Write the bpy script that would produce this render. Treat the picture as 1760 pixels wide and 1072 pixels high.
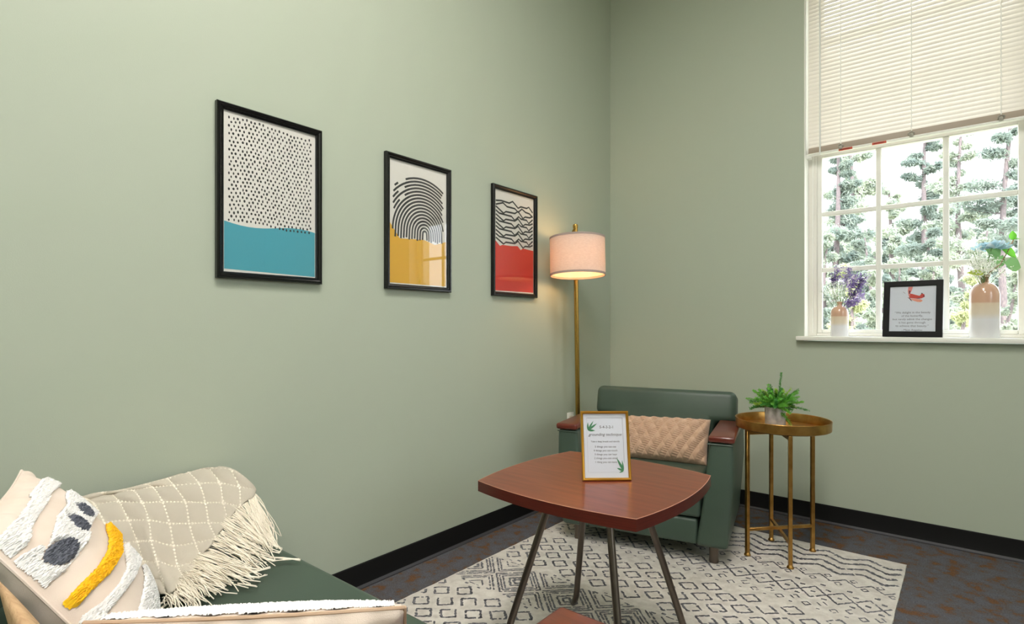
import bpy, bmesh, math, random
from mathutils import Vector, Matrix, noise as mnoise
import numpy as np

for o in list(bpy.data.objects): bpy.data.objects.remove(o)
scene = bpy.context.scene
COL = scene.collection
R_ = math.radians

# ------------------------------------------------------------------ camera
F_PX, HORIZON = 947.0, 560.0
CAM = np.array([2.002, -3.559, 1.12])
FWD = np.array([-.6357, .7719, 0.0]); RGT = np.array([.7719, .6357, 0.0]); UPV = np.array([0, 0, 1.0])
cd = bpy.data.cameras.new('camera'); cam = bpy.data.objects.new('camera', cd); COL.objects.link(cam)
cam.location = CAM; cam.rotation_euler = (R_(90), 0, math.atan2(.6357, .7719))
cd.sensor_width = 36; cd.lens = F_PX / 1760 * 36; cd.shift_y = (HORIZON - 536) / 1760
cd.clip_start = .02; cd.clip_end = 200
scene.camera = cam

# ------------------------------------------------------------------ world, sun, large lights, exposure
W = bpy.data.worlds.new('sky'); scene.world = W; W.use_nodes = True
bg = W.node_tree.nodes['Background']
bg.inputs[0].default_value = (.90, .95, 1.0, 1); bg.inputs[1].default_value = 3.1
sd = bpy.data.lights.new('sun', 'SUN'); sd.energy = 3.6; sd.angle = R_(1.5); sd.color = (1, .96, .90)
sun = bpy.data.objects.new('sun', sd); COL.objects.link(sun)
sun.rotation_euler = Vector((-.45, .55, -.70)).to_track_quat('-Z', 'Y').to_euler()   # behind the house, lights the trees
pd = bpy.data.lights.new('window_portal', 'AREA'); pd.shape = 'RECTANGLE'; pd.size = 1.0; pd.size_y = 2.2
pd.cycles.is_portal = True
po = bpy.data.objects.new('window_portal', pd); COL.objects.link(po)
po.location = (1.775, .26, 2.15); po.rotation_euler = (R_(-90), 0, 0)
p2d = bpy.data.lights.new('added_window_portal', 'AREA'); p2d.shape = 'RECTANGLE'; p2d.size = 1.6; p2d.size_y = 1.8; p2d.cycles.is_portal = True
p2o = bpy.data.objects.new('added_window_portal', p2d); COL.objects.link(p2o); p2o.location = (5.36, -2.7, 2.335); p2o.rotation_euler = (R_(90), 0, R_(90))  # portal for the added, unseen window in the right wall
scene.view_settings.view_transform = 'Standard'; scene.view_settings.look = 'None'
scene.view_settings.gamma = 1.0; scene.view_settings.use_curve_mapping = False
scene.view_settings.exposure = 0.84
FILL_PANEL_POWER = 20.0  # strength of the added ceiling fill panels

# ------------------------------------------------------------------ pixel helpers (1760 x 1072 frame)
def ray(x, y): return RGT * (x - 880) / F_PX + FWD + UPV * (HORIZON - y) / F_PX
def onz(x, y, z):
    d = ray(x, y); return CAM + d * ((z - CAM[2]) / d[2])
def at(x, y, t): return CAM + ray(x, y) * t
def proj(p):
    p = np.asarray(p, float) - CAM; z = p @ FWD
    return np.stack([880 + F_PX * (p @ RGT) / z, HORIZON - F_PX * p[..., 2] / z], -1)

# ------------------------------------------------------------------ materials
def lin(c):
    return tuple(((v / 255) / 12.92 if v / 255 <= .04045 else ((v / 255 + .055) / 1.055) ** 2.4) for v in c) + (1,)
MATS = {}
def mat(name, rgb, rough=.6, metal=0.0, spec=.5, coat=0.0, var=None, vscale=20, stretch=(1, 1, 1), bump=0, bscale=200, sheen=0, coord='Object', bstretch=None, vdetail=4, sss=0):
    if name in MATS: return MATS[name]
    m = bpy.data.materials.new(name); m.use_nodes = True; nt = m.node_tree; N = nt.nodes; L = nt.links
    b = N['Principled BSDF']; b.inputs['Base Color'].default_value = lin(rgb)
    b.inputs['Roughness'].default_value = rough; b.inputs['Metallic'].default_value = metal
    b.inputs['Specular IOR Level'].default_value = spec; b.inputs['Coat Weight'].default_value = coat
    b.inputs['Sheen Weight'].default_value = sheen
    tc = N.new('ShaderNodeTexCoord')
    if var is not None:
        mp = N.new('ShaderNodeMapping'); mp.inputs['Scale'].default_value = stretch; L.new(tc.outputs[coord], mp.inputs[0])
        nz = N.new('ShaderNodeTexNoise'); nz.inputs['Scale'].default_value = vscale; nz.inputs['Detail'].default_value = vdetail
        L.new(mp.outputs[0], nz.inputs[0])
        cr = N.new('ShaderNodeValToRGB'); cr.color_ramp.elements[0].position = .35; cr.color_ramp.elements[1].position = .65
        cr.color_ramp.elements[0].color = lin(rgb); cr.color_ramp.elements[1].color = lin(var)
        L.new(nz.outputs[0], cr.inputs[0]); L.new(cr.outputs[0], b.inputs['Base Color'])
    if bump:
        nb = N.new('ShaderNodeTexNoise'); nb.inputs['Scale'].default_value = bscale; nb.inputs['Detail'].default_value = 3
        mp2 = N.new('ShaderNodeMapping'); mp2.inputs['Scale'].default_value = bstretch or (1, 1, 1)
        L.new(tc.outputs[coord], mp2.inputs[0]); L.new(mp2.outputs[0], nb.inputs[0])
        bp = N.new('ShaderNodeBump'); bp.inputs['Strength'].default_value = bump; bp.inputs['Distance'].default_value = .002
        L.new(nb.outputs[0], bp.inputs['Height']); L.new(bp.outputs[0], b.inputs['Normal'])
    MATS[name] = m; return m
def emit(name, rgb, s):
    m = bpy.data.materials.new(name); m.use_nodes = True; N = m.node_tree.nodes; N.clear()
    e = N.new('ShaderNodeEmission'); e.inputs[0].default_value = lin(rgb); e.inputs[1].default_value = s
    o = N.new('ShaderNodeOutputMaterial'); m.node_tree.links.new(e.outputs[0], o.inputs[0]); MATS[name] = m; return m
def pane_glass(name, ior=1.45, rough=.01, tint=(1, 1, 1, 1)):
    m = bpy.data.materials.new(name); m.use_nodes = True; N = m.node_tree.nodes; L = m.node_tree.links; N.clear()
    t = N.new('ShaderNodeBsdfTransparent'); t.inputs[0].default_value = tint
    g = N.new('ShaderNodeBsdfGlossy'); g.inputs['Roughness'].default_value = rough
    lw = N.new('ShaderNodeLayerWeight'); lw.inputs[0].default_value = .5
    pw = N.new('ShaderNodeMath'); pw.operation = 'POWER'; pw.inputs[1].default_value = 5; L.new(lw.outputs['Facing'], pw.inputs[0])
    r0 = ((ior - 1) / (ior + 1)) ** 2
    f = N.new('ShaderNodeMath'); f.operation = 'MULTIPLY_ADD'; f.inputs[1].default_value = 1 - r0; f.inputs[2].default_value = r0; L.new(pw.outputs[0], f.inputs[0])
    mx = N.new('ShaderNodeMixShader'); o = N.new('ShaderNodeOutputMaterial')
    L.new(f.outputs[0], mx.inputs[0]); L.new(t.outputs[0], mx.inputs[1]); L.new(g.outputs[0], mx.inputs[2]); L.new(mx.outputs[0], o.inputs[0])
    MATS[name] = m; return m
def translucent(name, rgb, trgb, fac, rough=.7, var=None, vscale=300, stretch=(1, 1, 1)):
    m = bpy.data.materials.new(name); m.use_nodes = True; N = m.node_tree.nodes; L = m.node_tree.links; N.clear()
    d = N.new('ShaderNodeBsdfPrincipled'); d.inputs['Base Color'].default_value = lin(rgb); d.inputs['Roughness'].default_value = rough
    t = N.new('ShaderNodeBsdfTranslucent'); t.inputs[0].default_value = lin(trgb)
    if var:
        tc = N.new('ShaderNodeTexCoord'); mp = N.new('ShaderNodeMapping'); mp.inputs['Scale'].default_value = stretch
        nz = N.new('ShaderNodeTexNoise'); nz.inputs['Scale'].default_value = vscale; cr = N.new('ShaderNodeValToRGB')
        cr.color_ramp.elements[0].position = .35; cr.color_ramp.elements[1].position = .65
        cr.color_ramp.elements[0].color = lin(rgb); cr.color_ramp.elements[1].color = lin(var)
        L.new(tc.outputs['Object'], mp.inputs[0]); L.new(mp.outputs[0], nz.inputs[0]); L.new(nz.outputs[0], cr.inputs[0]); L.new(cr.outputs[0], d.inputs['Base Color'])
    mx = N.new('ShaderNodeMixShader'); mx.inputs[0].default_value = fac; o = N.new('ShaderNodeOutputMaterial')
    L.new(d.outputs[0], mx.inputs[1]); L.new(t.outputs[0], mx.inputs[2]); L.new(mx.outputs[0], o.inputs[0]); MATS[name] = m; return m

# ------------------------------------------------------------------ mesh helpers
class MB:
    def __init__(s): s.v = []; s.f = []
    def add(s, vs, fs):
        o = len(s.v); s.v += [tuple(map(float, p)) for p in vs]; s.f += [tuple(i + o for i in f) for f in fs]; return s
    def box(s, a, b):
        (x0, y0, z0), (x1, y1, z1) = a, b
        return s.add([(x0, y0, z0), (x1, y0, z0), (x1, y1, z0), (x0, y1, z0), (x0, y0, z1), (x1, y0, z1), (x1, y1, z1), (x0, y1, z1)],
                     [(0, 3, 2, 1), (4, 5, 6, 7), (0, 1, 5, 4), (1, 2, 6, 5), (2, 3, 7, 6), (3, 0, 4, 7)])
    def prism(s, poly, ax, a, b):
        """poly of 2-D points extruded along axis ax ('x','y','z') from a to b"""
        def P(p, h): return {'x': (h, p[0], p[1]), 'y': (p[0], h, p[1]), 'z': (p[0], p[1], h)}[ax]
        n = len(poly); vs = [P(p, a) for p in poly] + [P(p, b) for p in poly]
        return s.add(vs, [tuple(range(n))[::-1], tuple(range(n, 2 * n))] + [(i, (i + 1) % n, n + (i + 1) % n, n + i) for i in range(n)])
    def tube(s, pts, r, sides=8, caps=True):
        pts = [Vector(p) for p in pts]; n = len(pts); rs = r if hasattr(r, '__len__') else [r] * n
        t0 = (pts[1] - pts[0]).normalized(); up = Vector((0, 0, 1)) if abs(t0.z) < .9 else Vector((1, 0, 0))
        a = t0.cross(up).normalized(); vs = []
        for i, p in enumerate(pts):
            t = (pts[min(i + 1, n - 1)] - pts[max(i - 1, 0)])
            t = t.normalized() if t.length > 1e-9 else t0
            a = (a - t * a.dot(t)); a = a.normalized() if a.length > 1e-6 else t.orthogonal().normalized()
            b = t.cross(a)
            for k in range(sides):
                w = 2 * math.pi * k / sides; vs.append(p + (a * math.cos(w) + b * math.sin(w)) * rs[i])
        fs = [(i * sides + k, i * sides + (k + 1) % sides, (i + 1) * sides + (k + 1) % sides, (i + 1) * sides + k) for i in range(n - 1) for k in range(sides)]
        if caps: fs += [tuple(range(sides))[::-1], tuple(range((n - 1) * sides, n * sides))]
        return s.add(vs, fs)
    def lathe(s, prof, seg=32, c=(0, 0, 0)):
        vs = []; n = len(prof)
        for r, z in prof:
            for k in range(seg):
                w = 2 * math.pi * k / seg; vs.append((c[0] + r * math.cos(w), c[1] + r * math.sin(w), c[2] + z))
        return s.add(vs, [(i * seg + k, i * seg + (k + 1) % seg, (i + 1) * seg + (k + 1) % seg, (i + 1) * seg + k) for i in range(n - 1) for k in range(seg)])
    def grid(s, P):
        """P[i][j] array of points"""
        n, m = len(P), len(P[0])
        return s.add([p for row in P for p in row], [(i * m + j, i * m + j + 1, (i + 1) * m + j + 1, (i + 1) * m + j) for i in range(n - 1) for j in range(m - 1)])
    def build(s, name, m, parent=None, smooth=True, angle=40, bevel=0, seg=2, loc=None, rotz=0, **props):
        me = bpy.data.meshes.new(name); me.from_pydata(s.v, [], s.f); me.update()
        if bevel:
            bm = bmesh.new(); bm.from_mesh(me)
            bmesh.ops.recalc_face_normals(bm, faces=bm.faces)
            es = [e for e in bm.edges if len(e.link_faces) == 2 and e.calc_face_angle(0) > R_(25)]
            bmesh.ops.bevel(bm, geom=es, offset=bevel, segments=seg, profile=.5, affect='EDGES', clamp_overlap=True)
            bm.to_mesh(me); bm.free()
        else:
            bm = bmesh.new(); bm.from_mesh(me); bmesh.ops.recalc_face_normals(bm, faces=bm.faces); bm.to_mesh(me); bm.free()
        if smooth:
            me.shade_smooth(); me.set_sharp_from_angle(angle=R_(angle))
        if m: me.materials.append(m)
        return link(name, me, parent, loc, rotz, **props)
def link(name, me, parent=None, loc=None, rotz=0, **props):
    o = bpy.data.objects.new(name, me); COL.objects.link(o)
    if loc is not None: o.location = loc
    if rotz: o.rotation_euler = (0, 0, rotz)
    if parent: o.parent = parent
    for k, v in props.items(): o[k] = v
    return o
def thing(name, label, cat, loc=(0, 0, 0), rotz=0, group=None):
    o = link(name, None, None, loc, rotz, label=label, category=cat)
    if group: o['group'] = group
    return o
def structure(o): o['kind'] = 'structure'; return o
def text_mesh(lines, align='CENTER'):
    """lines: (string, size, x, y, shear); returns joined verts/faces in the XY plane"""
    mb = MB()
    for st, size, x, y, sh in lines:
        cu = bpy.data.curves.new('lettering', 'FONT'); cu.body = st; cu.size = size; cu.align_x = align; cu.shear = sh; cu.resolution_u = 2
        ob = bpy.data.objects.new('lettering_tmp', cu); COL.objects.link(ob)
        dg = bpy.context.evaluated_depsgraph_get(); me = bpy.data.meshes.new_from_object(ob.evaluated_get(dg))
        mb.add([(v.co.x + x, v.co.y + y, v.co.z) for v in me.vertices], [tuple(p.vertices) for p in me.polygons])
        bpy.data.objects.remove(ob); bpy.data.curves.remove(cu); bpy.data.meshes.remove(me)
    return mb
def frame_basis(o, right, up):
    """orient object: local x = right, local y = up, local z = out"""
    r = Vector(right).normalized(); u = Vector(up).normalized(); n = r.cross(u)
    M = Matrix((r, u, n)).transposed(); o.rotation_euler = M.to_euler()

# ------------------------------------------------------------------ common materials
M_wall = mat('sage_paint', (179, 188, 170), .55, spec=.35, bump=.10, bscale=260)
M_white = mat('white_trim_paint', (240, 240, 232), .45)
M_cream = mat('cream_vinyl', (230, 228, 219), .45)
M_ceil = mat('ceiling_white', (238, 238, 234), .8)
M_black_rubber = mat('black_rubber', (9, 9, 10), .6, spec=.3)
M_toe = mat('dark_grey_rubber', (62, 62, 66), .6)
M_vinyl = mat('green_vinyl', (64, 80, 69), .42, spec=.45, var=(68, 85, 73), vscale=6, bump=.12, bscale=420)
M_maho = mat('mahogany_wood', (92, 34, 24), .28, coat=.3, var=(108, 46, 32), vscale=9, stretch=(1, 12, 6))
M_table = mat('cherry_laminate', (106, 48, 31), .30, coat=.15, var=(126, 62, 41), vscale=5, stretch=(1, 9, 1), vdetail=6)
M_tedge = mat('cherry_edge_band', (98, 34, 22), .32, coat=.2, var=(80, 26, 16), vscale=8, stretch=(2, 2, 60))
M_tline = mat('table_edge_line', (196, 140, 116), .4)
M_steel = mat('dark_nickel_tube', (112, 102, 94), .33, metal=.9)
M_gold = mat('antique_brass', (194, 152, 86), .34, metal=1.0, var=(164, 122, 64), vscale=18)
M_brass = mat('polished_brass', (186, 148, 78), .25, metal=1.0)
M_goldframe = mat('gold_frame', (196, 142, 52), .3, metal=.85)
M_blackframe = mat('black_lacquer_frame', (5, 5, 6), .25, spec=.4, coat=.12)
M_blackmatte = mat('black_matte_frame', (10, 10, 11), .5, spec=.25)
M_paper = mat('print_paper', (226, 224, 216), .75)
M_ink = mat('black_ink', (40, 41, 42), .75)
M_glass = pane_glass('picture_glass', 1.5, .015)
M_wglass = pane_glass('window_glass', 1.3, .0)

# ------------------------------------------------------------------ structure: room shell
XW, YB, ZC = 5.2, -6.2, 3.7
WX0, WX1, WZ0, WZ1 = 1.275, 2.275, 1.061, 3.22      # window opening
structure(MB().box((-.15, YB - .15, 0), (0, .25, ZC)).build('wall_left', M_wall, smooth=False))
wr = MB()
for a, b in (((0, 0, 0), (WX0, .25, ZC)), ((WX1, 0, 0), (XW, .25, ZC)), ((WX0, 0, 0), (WX1, .25, WZ0 - .03)), ((WX0, 0, WZ1), (WX1, .25, ZC))): wr.box(a, b)
structure(wr.build('wall_window', M_wall, smooth=False))
W2 = (-3.5, -1.9, 1.45, 3.22)                        # opening added in the right wall, out of view, to let in side light
wq = MB()
for a, b in (((XW, YB - .15, 0), (XW + .15, W2[0], ZC)), ((XW, W2[1], 0), (XW + .15, .25, ZC)), ((XW, W2[0], 0), (XW + .15, W2[1], W2[2])), ((XW, W2[0], W2[3]), (XW + .15, W2[1], ZC))): wq.box(a, b)
structure(wq.build('wall_right', M_wall, smooth=False))
structure(MB().box((0, YB - .15, 0), (XW, YB, ZC)).build('wall_back', M_wall, smooth=False))
structure(MB().box((-.15, YB - .15, ZC), (XW + .15, .25, ZC + .12)).build('ceiling', M_ceil, smooth=False))
# carpet tile floor
mf = bpy.data.materials.new('mottled_carpet'); mf.use_nodes = True; nt = mf.node_tree; N = nt.nodes; L = nt.links; b = N['Principled BSDF']
tc = N.new('ShaderNodeTexCoord'); mp = N.new('ShaderNodeMapping'); mp.inputs['Scale'].default_value = (1, 1.0, 1); L.new(tc.outputs['Object'], mp.inputs[0])
n1 = N.new('ShaderNodeTexNoise'); n1.inputs['Scale'].default_value = 15; n1.inputs['Detail'].default_value = 5; n1.inputs['Roughness'].default_value = .62; L.new(mp.outputs[0], n1.inputs[0])
c1 = N.new('ShaderNodeValToRGB'); r = c1.color_ramp; r.elements[0].position = .40; r.elements[0].color = lin((98, 99, 106)); r.elements[1].position = .70; r.elements[1].color = lin((122, 88, 60))
e = r.elements.new(.53); e.color = lin((96, 92, 92)); e = r.elements.new(.61); e.color = lin((112, 80, 58)); L.new(n1.outputs[0], c1.inputs[0])
n2 = N.new('ShaderNodeTexNoise'); n2.inputs['Scale'].default_value = 170; n2.inputs['Detail'].default_value = 2; L.new(mp.outputs[0], n2.inputs[0])
mx = N.new('ShaderNodeMix'); mx.data_type = 'RGBA'; mx.blend_type = 'MULTIPLY'; mx.inputs[0].default_value = .55
c2 = N.new('ShaderNodeValToRGB'); c2.color_ramp.elements[0].position = .3; c2.color_ramp.elements[0].color = (.35, .35, .37, 1); c2.color_ramp.elements[1].position = .62; c2.color_ramp.elements[1].color = (1.0, 1.0, 1.0, 1)
L.new(n2.outputs[0], c2.inputs[0]); L.new(c1.outputs[0], mx.inputs[6]); L.new(c2.outputs[0], mx.inputs[7]); L.new(mx.outputs[2], b.inputs['Base Color'])
b.inputs['Roughness'].default_value = .95; b.inputs['Specular IOR Level'].default_value = .1
bp = N.new('ShaderNodeBump'); bp.inputs['Strength'].default_value = .5; bp.inputs['Distance'].default_value = .003; L.new(n2.outputs[0], bp.inputs['Height']); L.new(bp.outputs[0], b.inputs['Normal'])
structure(MB().box((0, YB, -.1), (XW, 0, 0)).build('floor', mf, smooth=False))
# coved rubber baseboards: black riser with a grey toe
def baseboard(name, pts_poly, ax, a, b, toe):
    o = structure(MB().prism(pts_poly, ax, a, b).build(name, M_black_rubber, angle=30))
    MB().prism(toe, ax, a, b).build('toe_strip', M_toe, o, angle=30); return o
baseboard('baseboard_left', [(0, .014), (.011, .014), (.007, .03), (.006, .10), (.004, .103), (0, .103)], 'y', YB, 0, [(0, 0), (.018, 0), (.018, .005), (.011, .0145), (0, .0145)])
bl = [(0, .014), (-.011, .014), (-.007, .03), (-.006, .10), (-.004, .103), (0, .103)]
baseboard('baseboard_window', bl, 'x', .012, XW, [(0, 0), (-.018, 0), (-.018, .005), (-.011, .0145), (0, .0145)])

# ------------------------------------------------------------------ structure: window
win = structure(link('window_1', None, None, (WX0, .10, WZ0)))
def wbox(name, x0, x1, y0, y1, z0, z1, m, parent, bev=.003):
    return MB().box((x0 - WX0, y0 - .10, z0 - WZ0), (x1 - WX0, y1 - .10, z1 - WZ0)).build(name, m, parent, bevel=bev, seg=1)
fr = MB()
for x0, x1, z0, z1 in ((WX0, 1.322, WZ0, WZ1), (2.228, WX1, WZ0, WZ1), (1.322, 2.228, WZ1 - .05, WZ1), (1.322, 2.228, WZ0, 1.078)):
    fr.box((x0 - WX0, 0, z0 - WZ0), (x1 - WX0, .13, z1 - WZ0))
frame = fr.build('window_frame', M_cream, win, bevel=.003, seg=1)
wbox('sash_track', 1.300, 1.306, .094, .102, WZ0 + .02, WZ1 - .05, M_white, win, .001)
PX = [(1.347, 1.612), (1.639, 1.908), (1.936, 2.201)]
def sash(name, y0, y1, z0, z1, rows):
    s = link(name, None, win); m = MB()
    for x0, x1, a, b_ in ((1.322, 1.347, z0, z1), (2.201, 2.228, z0, z1), (1.347, 2.201, z0, rows[0][0]), (1.347, 2.201, rows[-1][1], z1)):
        m.box((x0 - WX0, y0 - .10, a - WZ0), (x1 - WX0, y1 - .10, b_ - WZ0))
    m.build('sash_rail', M_white, s, bevel=.003, seg=1)
    for (a, b_), (c, d) in zip(PX[:-1], PX[1:]): wbox('muntin', b_, c, y0 + .004, y1 - .006, rows[0][0] - .002, rows[-1][1] + .002, M_white, s, .005)
    for (a, b_), (c, d) in zip(rows[:-1], rows[1:]): wbox('muntin', 1.345, 2.203, y0 + .006, y1 - .008, b_, c, M_white, s, .005)
    for x0, x1 in PX:
        for a, b_ in rows: wbox('pane', x0 - .004, x1 + .004, (y0 + y1) / 2, (y0 + y1) / 2 + .004, a - .004, b_ + .004, M_wglass, s, 0)
    return s
sash('lower_sash', .115, .150, 1.078, 2.155, [(1.100, 1.437), (1.464, 1.766), (1.793, 2.113)])
sash('upper_sash', .165, .200, 2.12, WZ1 - .05, [(2.16, 2.47), (2.497, 2.80), (2.827, 3.13)])
sill = structure(MB().box((1.240, -.045, WZ0 - .024), (2.32, .012, WZ0)).box((WX0, .0, WZ0 - .024), (WX1, .115, WZ0)).build('trim_1', M_white, bevel=.004))
sill['label'] = 'white painted window sill'
# white reveals around the opening
rv = MB().box((WX0 - .0005, .001, WZ0), (WX0 + .004, .1, WZ1)).box((WX1 - .004, .001, WZ0), (WX1 + .0005, .1, WZ1)).box((WX0, .001, WZ1 - .004), (WX1, .1, WZ1))
structure(rv.build('trim_2', M_white, smooth=False))

w2 = structure(link('added_window', None, None, (XW, W2[0], W2[2]))); m = MB(); wy, wz = W2[1] - W2[0], W2[3] - W2[2]  # added window, out of view, brightens the left wall
for a, b in (((.03, 0, 0), (.12, .05, wz)), ((.03, wy - .05, 0), (.12, wy, wz)), ((.03, wy / 2 - .03, .05), (.12, wy / 2 + .03, wz - .05)), ((.03, .05, 0), (.12, wy - .05, .05)), ((.03, .05, wz - .05), (.12, wy - .05, wz))): m.box(a, b)
m.build('window_frame', M_cream, w2, smooth=False)
for a, b in ((.05, wy / 2 - .03), (wy / 2 + .03, wy - .05)): MB().box((.07, a, .05), (.074, b, wz - .05)).build('pane', M_wglass, w2, smooth=False)

# ------------------------------------------------------------------ window blind
BL = thing('window_blind', 'cream horizontal mini blind lowered over the upper half of the window', 'blind', (1.29, .05, 2.12))
M_slat = translucent('cream_slat', (232, 227, 217), (248, 240, 226), .07, .5)
M_rail = mat('taupe_rail', (170, 156, 140), .5)
M_clear = translucent('clear_plastic', (236, 240, 236), (250, 250, 250), .5, .2)
SW, SX0, SX1 = .0305, .0, .975
sl = MB(); prof = []
for k in range(5):
    s = k / 4 - .5; a = R_(66); bow = .0028 * (1 - (2 * s) ** 2)
    prof.append((math.cos(a) * s * SW - math.sin(a) * bow, math.sin(a) * s * SW * 1 + math.cos(a) * bow))
sl.grid([[(SX0, p[0], p[1]) for p in prof], [(SX1, p[0], p[1]) for p in prof]])
first = None
for i in range(46):
    z = .046 + i * .0227
    if first is None: first = sl.build('slat', M_slat, BL, loc=(0, 0, z), angle=80)
    else:
        c = first.copy(); COL.objects.link(c); c.location = (0, 0, z)
br = MB().prism([(-.013, .0), (.013, .0), (.014, .012), (.010, .040), (-.010, .040), (-.014, .012)], 'x', SX0, SX1).build('bottom_rail', M_rail, BL, bevel=.002)
MB().box((SX0, -.0165, -.004), (SX1, .0165, .006)).build('rail_edge', M_white, br, bevel=.0015, seg=1)
M_warn = mat('orange_red_label', (206, 88, 58), .6); M_warnt = mat('label_dark_print', (120, 40, 30), .6)
for x0, x1 in ((.155, .222), (.315, .380)):
    wl = MB().box((x0, -.0172, -.0085), (x1, -.0160, .0045)).build('warning_label', M_warn, br, smooth=False)
    MB().box((x0 + .008, -.0176, -.004), (x1 - .012, -.0171, .0005)).build('label_print', M_warnt, wl, smooth=False)
MB().box((SX0, -.02, 1.06), (SX1, .02, 1.095)).build('headrail', M_cream, BL, bevel=.002)
M_cord = mat('white_cord', (246, 246, 240), .7)
for cx in (.165, .49, .845):
    pts = [(cx + .0015 * math.sin(k * 2.2), -.016 - .001 * math.cos(k * 2.2), .03 + k * .0114) for k in range(92)]
    MB().tube(pts, .0022, 5).build('ladder_cord', M_cord, BL)
    k = MB(); rnd = random.Random(int(cx * 100))
    for q in range(5):
        w0 = rnd.uniform(0, 6.28); pts = [(cx + .016 * math.cos(w0 + j * .9) * rnd.uniform(.5, 1), -.018 - .004 * j / 5, .018 + .013 * math.sin(w0 + j * .9) * rnd.uniform(.5, 1)) for j in range(8)]
        k.tube(pts, .0018, 5)
    k.lathe([(0, -.012), (.009, -.010), (.010, 0), (.006, .008), (0, .009)], 10, (cx, -.018, .012))
    k.build('cord_knot', mat('grey_cord', (172, 168, 156), .6), BL)
MB().tube([(.062, -.026, 1.05), (.0625, -.026, -.01)], .0042, 8).build('tilt_wand', M_clear, BL)
MB().box((-.012, -.012, -.022), (.012, .018, .004)).box((.01, -.014, -.012), (.055, -.006, .000)).build('hold_down_bracket', M_white, BL, bevel=.002)

# ------------------------------------------------------------------ outside: lawn and trees
M_grass = mat('lawn_grass', (150, 156, 132), .9, var=(186, 182, 160), vscale=1.2)
structure(MB().box((-60, .6, -.62), (60, 130, -.5)).box((5.6, -40, -.62), (60, .6, -.5)).build('ground', M_grass, smooth=False))
M_bark = mat('grey_bark', (124, 112, 112), .9, var=(96, 88, 92), vscale=14, stretch=(3, 3, .6), bump=.6, bscale=30)
def leafmat(n, a, bb): return translucent(n, a, bb, .35, .7, var=bb, vscale=1.3)
LM = [leafmat('pine_foliage', (112, 128, 124), (146, 158, 146)), leafmat('pale_foliage', (136, 150, 142), (178, 186, 166)), leafmat('yellow_green_foliage', (160, 170, 126), (194, 198, 156))]
def tree(name, label, x, y, h, crown0, rad, lm, seed, n=3600, lean=0, leaf=.10, trunk=.12, group=None, boughs=26):
    rnd = random.Random(seed); t = thing(name, label, 'tree', (x, y, -.55), group=group)
    def axis(s): return Vector((lean * s * h + .12 * math.sin(s * 5 + seed), .1 * math.sin(s * 4 + seed * 2), s * h))
    MB().tube([axis(k / 12) for k in range(13)], [trunk * (1 - .75 * k / 12) for k in range(13)], 9).build('trunk', M_bark, t)
    lv = MB(); bg_ = MB(); cl = []
    for k in range(boughs):
        s = crown0 + (1 - crown0) * (k + rnd.random()) / boughs
        r = rad * (1.05 - (s - crown0) / (1 - crown0) * .75) * rnd.uniform(.55, 1.05); w = rnd.uniform(0, 6.283)
        p0 = axis(min(s, 1)); p1 = p0 + Vector((math.cos(w) * r, math.sin(w) * r, r * rnd.uniform(-.05, .45)))
        mid = (p0 + p1) / 2 + Vector((0, 0, -.08 * r)); bg_.tube([p0, mid, p1], [trunk * .26, trunk * .16, trunk * .05], 5)
        for q in range(4): cl.append((p0.lerp(p1, .30 + .19 * q), r * rnd.uniform(.20, .34)))
    bg_.build('boughs', M_bark, t, kind='stuff')
    V = []; Fc = []
    for k in range(n):
        c, cr_ = cl[rnd.randrange(len(cl))]
        d = Vector((rnd.gauss(0, 1), rnd.gauss(0, 1), rnd.gauss(0, .6))) * cr_ * .6; d = d * min(1.0, cr_ / max(d.length, 1e-6)); p = c + d
        a = Vector((rnd.gauss(0, 1), rnd.gauss(0, 1), rnd.gauss(0, 1))).normalized(); b_ = a.orthogonal().normalized(); L_ = leaf * rnd.uniform(.6, 1.5)
        o = len(V); V += [p - a * L_, p + b_ * L_ * .28, p + a * L_, p - b_ * L_ * .28]; Fc.append((o, o + 1, o + 2, o + 3))
    lv.add(V, Fc); lv.build('foliage', LM[lm], t, smooth=False, kind='stuff'); return t
def along(px, t): d = ray(px, 560); p = CAM + d * t; return p[0], p[1]
PINE = [(1432, 41.2, 16.31, 0.32, 2.72), (1468, 47.0, 18.81, 0.43, 3.1), (1580, 32.6, 14.36, 0.38, 2.15), (1652, 26.7, 11.5, 0.38, 1.76), (1725, 16.5, 9.84, 0.4, 1.09), (1345, 24.3, 10.72, 0.36, 1.6), (1840, 21.0, 9.64, 0.38, 1.39), (1530, 52.6, 14.67, 0.21, 3.47), (1760, 34.1, 11.67, 0.26, 2.25)]
for i, (px, t_, h, c0, rd) in enumerate(PINE):
    x, y = along(px, t_); tree('pine_tree', 'tall slender pine with a sparse crown beyond the window', x, y, h, c0, rd, i % 2, 11 + i, 13000, lean=(.02, -.01, .03, 0)[i % 4], leaf=.0042 * t_, trunk=.0072 * t_, group='pines beyond the window')
LOW = [(1400, 13.0, 2.68, 0.73, 0), (1450, 8, 2.56, 0.45, 2), (1510, 14.1, 3.55, 0.79, 1), (1560, 10.2, 2.8, 0.57, 0), (1610, 15.3, 3.47, 0.86, 1), (1670, 8.3, 2.66, 0.46, 2), (1730, 10.7, 2.68, 0.6, 1), (1790, 9.0, 2.87, 0.5, 0), (1490, 18.9, 4.71, 1.25, 0), (1600, 23.8, 5.81, 1.57, 0), (1700, 19.6, 5.05, 1.29, 1), (1420, 30.7, 6.73, 2.03, 1), (1350, 10.3, 3.2, 0.58, 0)]
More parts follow.
